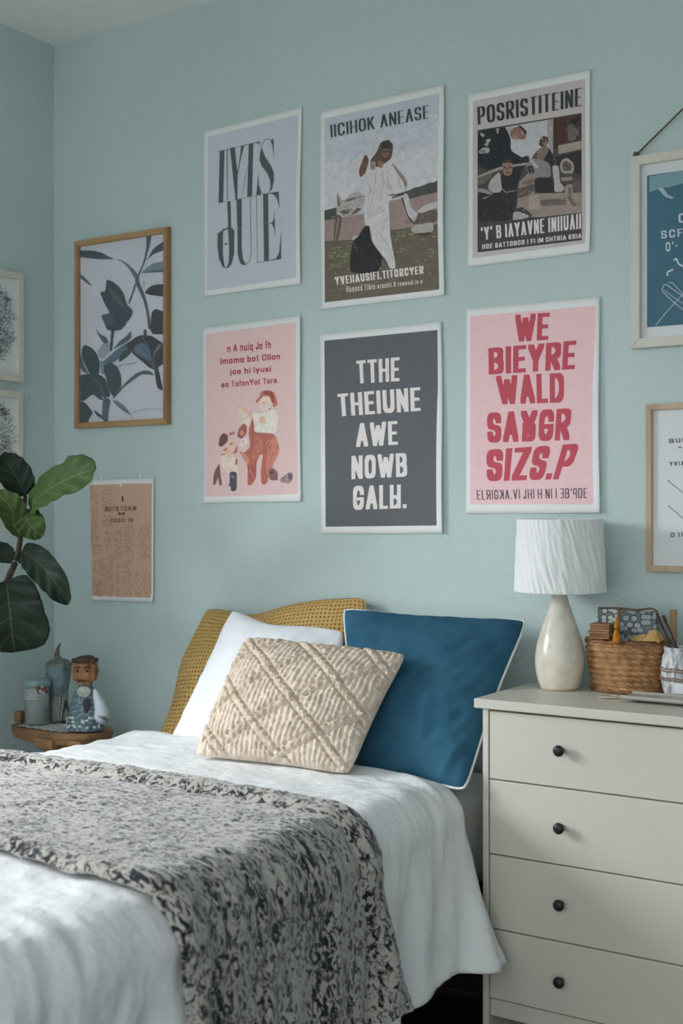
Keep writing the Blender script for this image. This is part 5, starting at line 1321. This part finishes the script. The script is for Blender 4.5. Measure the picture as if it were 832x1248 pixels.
for v in bm.verts:
    x, y, z = v.co; v.co = rotz(V((x * 15 * k, y * 11 * k - 1 * k, 85.5 * k + z * 4.2 * k + 1.0 * k * sin(x * 3 + 1) + .8 * k * nz(x, y, z, 3))))
bm_obj('hair', bm, mat('dark_brown_hair_paint', (70, 56, 48), .6, var=6, vscale=60), t)
em = mat('dark_eye_paint', (40, 30, 26), .4)
for s in (-1, 1):
    bm = bmesh.new(); bmesh.ops.create_uvsphere(bm, u_segments=12, v_segments=8, radius=1)
    for v in bm.verts: v.co = rotz(V((s * 5.9 * k + v.co.x * 2.9 * k, -10.6 * k + v.co.y * 1.5 * k, 73.0 * k + v.co.z * 2.3 * k)))
    bm_obj('eye', bm, em, t)
    vs, fs = tube_geo([rotz(V((s * x * k, -12.0 * k, z * k))) for x, z in ((2.2, 76.6), (6, 77.8), (10, 76.8))], .9 * k, 8); meshobj('brow', vs, fs, em, t)
    bm = bmesh.new(); bmesh.ops.create_uvsphere(bm, u_segments=12, v_segments=8, radius=1)
    for v in bm.verts: v.co = rotz(V((s * 14.3 * k + v.co.x * 2 * k, 1.5 * k + v.co.y * 3 * k, (72 if s > 0 else 80) * k + v.co.z * (5 if s > 0 else 7) * k)))
    bm_obj('ear', bm, mat('carved_ear', (128, 84, 62), .5), t)
vs, fs = tube_geo([rotz(V((x * k, -12.0 * k, z * k))) for x, z in ((-5, 60.3), (-2, 61), (0, 60.7), (2, 61), (5, 60.3))], .7 * k, 8); meshobj('mouth', vs, fs, em, t)

# ------------------------------------------------------------------ fiddle-leaf plant
def leaf_mat(name, c, vein):
    m, nt, b = new_mat(name); tc = N(nt, 'ShaderNodeTexCoord'); sp = N(nt, 'ShaderNodeSeparateXYZ'); nt.links.new(tc.outputs['UV'], sp.inputs[0])
    def mth(op, a, bb=None, cc=None):
        q = N(nt, 'ShaderNodeMath', operation=op)
        for i, v in enumerate((a, bb, cc)):
            if v is None: continue
            if isinstance(v, (int, float)): q.inputs[i].default_value = v
            else: nt.links.new(v, q.inputs[i])
        return q.outputs[0]
    ax = mth('ABSOLUTE', sp.outputs['X'])
    mid = mth('LESS_THAN', ax, .022)
    ph = mth('SUBTRACT', mth('MULTIPLY', sp.outputs['Y'], 4.6), mth('MULTIPLY', mth('POWER', ax, 1.25), 1.5))
    fr = mth('ABSOLUTE', mth('SUBTRACT', mth('FRACT', ph), .5))
    side = mth('MULTIPLY', mth('LESS_THAN', fr, .026), mth('LESS_THAN', ax, .78))
    vn = mth('MAXIMUM', mid, mth('MULTIPLY', side, .7))
    nzn = N(nt, 'ShaderNodeTexNoise'); setin(nzn, Scale=9.0, Detail=4.0); nt.links.new(tc.outputs['UV'], nzn.inputs['Vector'])
    rp = N(nt, 'ShaderNodeValToRGB'); rp.color_ramp.elements[0].color = (*lin(tuple(x * .85 for x in c)), 1); rp.color_ramp.elements[1].color = (*lin(tuple(x * 1.12 for x in c)), 1)
    nt.links.new(nzn.outputs['Fac'], rp.inputs['Fac'])
    mx = N(nt, 'ShaderNodeMixRGB'); nt.links.new(vn, mx.inputs[0]); nt.links.new(rp.outputs['Color'], mx.inputs[1]); mx.inputs[2].default_value = (*lin(vein), 1)
    nt.links.new(mx.outputs[0], b.inputs['Base Color']); setin(b, Roughness=.55); b.inputs['Specular IOR Level'].default_value = .1
    bp = N(nt, 'ShaderNodeBump'); setin(bp, Strength=.25, Distance=.003); nt.links.new(nzn.outputs['Fac'], bp.inputs['Height']); nt.links.new(bp.outputs['Normal'], b.inputs['Normal'])
    return m
LG = leaf_mat('lit_green_leaf', (58, 77, 42), (94, 106, 70))  # leaf green as lit, the brightness put into the colour
LD = leaf_mat('shaded_green_leaf', (27, 40, 31), (62, 66, 54))  # same leaf with its shade put into a darker colour
PY = -.62
def sp_(px, py, dy=0): return at_y(px, py, PY + dy)
stem = [sp_(31, 604), sp_(29, 622), sp_(25, 655), sp_(20, 682), sp_(9, 708), sp_(-2, 745), sp_(-12, 810), sp_(-20, 900), sp_(-25, 1000)]
foot = stem[-1]; pc_ = V((foot.x - .01, foot.y, 0))
plant = thing('fiddle_leaf_fig', 'fiddle-leaf fig plant with broad green leaves at the left of the bed', 'plant', pc_)
full = stem + [V((pc_.x, pc_.y, .5)), V((pc_.x, pc_.y, .2))]
tube('stem', smooth_path(full, 6), lambda u: .0065 + .012 * u, M['bark'], plant, 12)
lathe('planter', [(.001, 0), (.105, 0), (.112, .006), (.135, .24), (.138, .25), (.130, .25), (.126, .23), (.001, .225)], pc_, M['pot'], plant, 48, cap=False)
lathe('soil', [(.126, .222), (.08, .23), (.001, .232)], pc_, M['soil'], plant, 32, cap=False)
FID = [(0, .02), (.04, .30), (.1, .52), (.2, .66), (.3, .70), (.4, .74), (.52, .86), (.65, .98), (.76, 1), (.86, .92), (.94, .68), (.98, .4), (1, .03)]
def prof_w(t, P):
    for (a, x), (b, y) in zip(P, P[1:]):
        if t <= b:
            q = (t - a) / (b - a); q = q * q * (3 - 2 * q) * .5 + q * .5; return x + (y - x) * q
    return P[-1][1]
def leaf(pts, halfw, nrm, m, cup=.25, wave=.006, seed=0, P=FID, petiole=None):
    c = smooth_path(pts, 14); Ln = len(c); nv = 24; vs, uv = [], []
    for j, p in enumerate(c):
        t = j / (Ln - 1); tan = (c[min(j + 1, Ln - 1)] - c[max(j - 1, 0)]).normalized()
        n = (nrm - tan * nrm.dot(tan)).normalized(); l = tan.cross(n)
        for i in range(nv + 1):
            v = 2 * i / nv - 1; w = halfw * prof_w(t, P) * (1 + .05 * nz(t * 5, seed, v > 0, 1.4) + .035 * nz(t * 13, seed + 3, v > 0, 1.2))
            q = p + l * (v * w) + n * (cup * w * abs(v) ** 1.6 + wave * abs(v) * sin(t * 16 + seed + (2 if v > 0 else 0)) + .003 * sin(t * 5.2 * 2 * pi - abs(v) * 7) * abs(v))
            vs.append(q); uv.append((v, t))
    o = meshobj('leaf', vs, grid_faces(nv + 1, Ln), m, plant, uvs=uv)
    solidify(o, .0008, 0)
    if petiole is not None:
        tube('petiole', smooth_path([petiole, (petiole + pts[0]) / 2 + V((0, 0, .004)), pts[0] + (V(pts[1]) - V(pts[0])) * .1], 4), .0028, M['bark'], plant, 8)
toC = -FW
k = mpp(25, PY)
top = stem[0]
ROUND = [(0, .03), (.05, .42), (.14, .72), (.3, .94), (.48, 1), (.64, .93), (.78, .76), (.9, .46), (.97, .2), (1, .03)]
leaf([sp_(31, 604), sp_(24, 588, -.01), sp_(12, 569, -.02), sp_(4, 552, -.01)], 20 * k, (toC + V((.25, 0, .15))).normalized(), LD, .28, .004, 1, ROUND)
leaf([sp_(36, 616, -.01), sp_(57, 598, -.04), sp_(86, 582, -.06), sp_(117, 571, -.05)], 25 * k, (toC + V((0, 0, .45))).normalized(), LG, .16, .004, 2, [(0, .03), (.06, .5), (.16, .78), (.3, .86), (.45, .9), (.58, .98), (.7, 1), (.82, .88), (.92, .62), (.98, .34), (1, .05)])
leaf([sp_(28, 654, -.02), sp_(20, 632, -.05), sp_(8, 612, -.07), sp_(-6, 600, -.07)], 17 * k, (toC + V((.1, 0, .5))).normalized(), LG, .22, .004, 3, ROUND)
leaf([sp_(28, 622, -.015), sp_(33, 634, -.045), sp_(41, 645, -.06), sp_(50, 656, -.05)], 18 * k, (toC + V((.2, 0, .55))).normalized(), LG, .2, .004, 4, ROUND)
leaf([sp_(26, 672), sp_(44, 683, -.03), sp_(66, 708, -.05), sp_(83, 737, -.03)], 18.5 * k, (toC + V((-.2, 0, .25))).normalized(), LD, .30, .004, 5, ROUND)
leaf([sp_(14, 686), sp_(6, 677, .02), sp_(-8, 671, .03), sp_(-28, 676, .03)], 14 * k, (toC + V((0, 0, .5))).normalized(), LD, .25, .003, 6, ROUND)
leaf([sp_(8, 709, -.01), sp_(11, 735, -.05), sp_(14, 764, -.06), sp_(18, 795, -.04)], 46 * k, (toC + V((.05, 0, .2))).normalized(), LD, .14, .008, 7, [(0, .1), (.03, .42), (.1, .62), (.22, .76), (.36, .84), (.5, .92), (.64, .98), (.74, 1), (.85, .86), (.93, .6), (.98, .3), (1, .05)])
tube('petiole', [stem[3], sp_(29, 684.5, -.01)], .0026, M['bark'], plant, 8)

# ------------------------------------------------------------------ light
KEY, SKY = 385, 1.75
def area(name, loc, target, sx, sy, power, col=(1, 1, 1)):
    ld = bpy.data.lights.new(name, 'AREA'); ld.shape = 'RECTANGLE'; ld.size = sx; ld.size_y = sy; ld.energy = power; ld.color = col
    o = bpy.data.objects.new(name, ld); COL.objects.link(o); o.location = loc
    o.rotation_euler = (V(target) - V(loc)).to_track_quat('-Z', 'Z').to_euler(); return o
area('window_daylight', (LX - 1.3, -2.9, 3.1), (-1.9, -1.0, .8), 2.6, 2.0, KEY, (.95, .98, 1))
wd = bpy.data.worlds.new('overcast_daylight'); SC.world = wd; wd.use_nodes = True
wn = wd.node_tree; bg = wn.nodes['Background']
tc = wn.nodes.new('ShaderNodeTexCoord'); sp = wn.nodes.new('ShaderNodeSeparateXYZ'); rp = wn.nodes.new('ShaderNodeValToRGB')
wn.links.new(tc.outputs['Generated'], sp.inputs[0]); wn.links.new(sp.outputs['Z'], rp.inputs['Fac']); wn.links.new(rp.outputs['Color'], bg.inputs['Color'])
rp.color_ramp.elements[0].position = 0; rp.color_ramp.elements[0].color = (.52, .54, .53, 1)
rp.color_ramp.elements[1].position = .09; rp.color_ramp.elements[1].color = (.95, .98, 1, 1)
bg.inputs[1].default_value = SKY
SC.view_settings.view_transform = 'Standard'; SC.view_settings.look = 'None'; SC.view_settings.gamma = 1; SC.view_settings.use_curve_mapping = False
SC.view_settings.exposure = .25
SC.cycles.use_denoising = True
SC.cycles.max_bounces = 8
for o in list(bpy.data.objects):
    if '_o' in o: del o['_o']
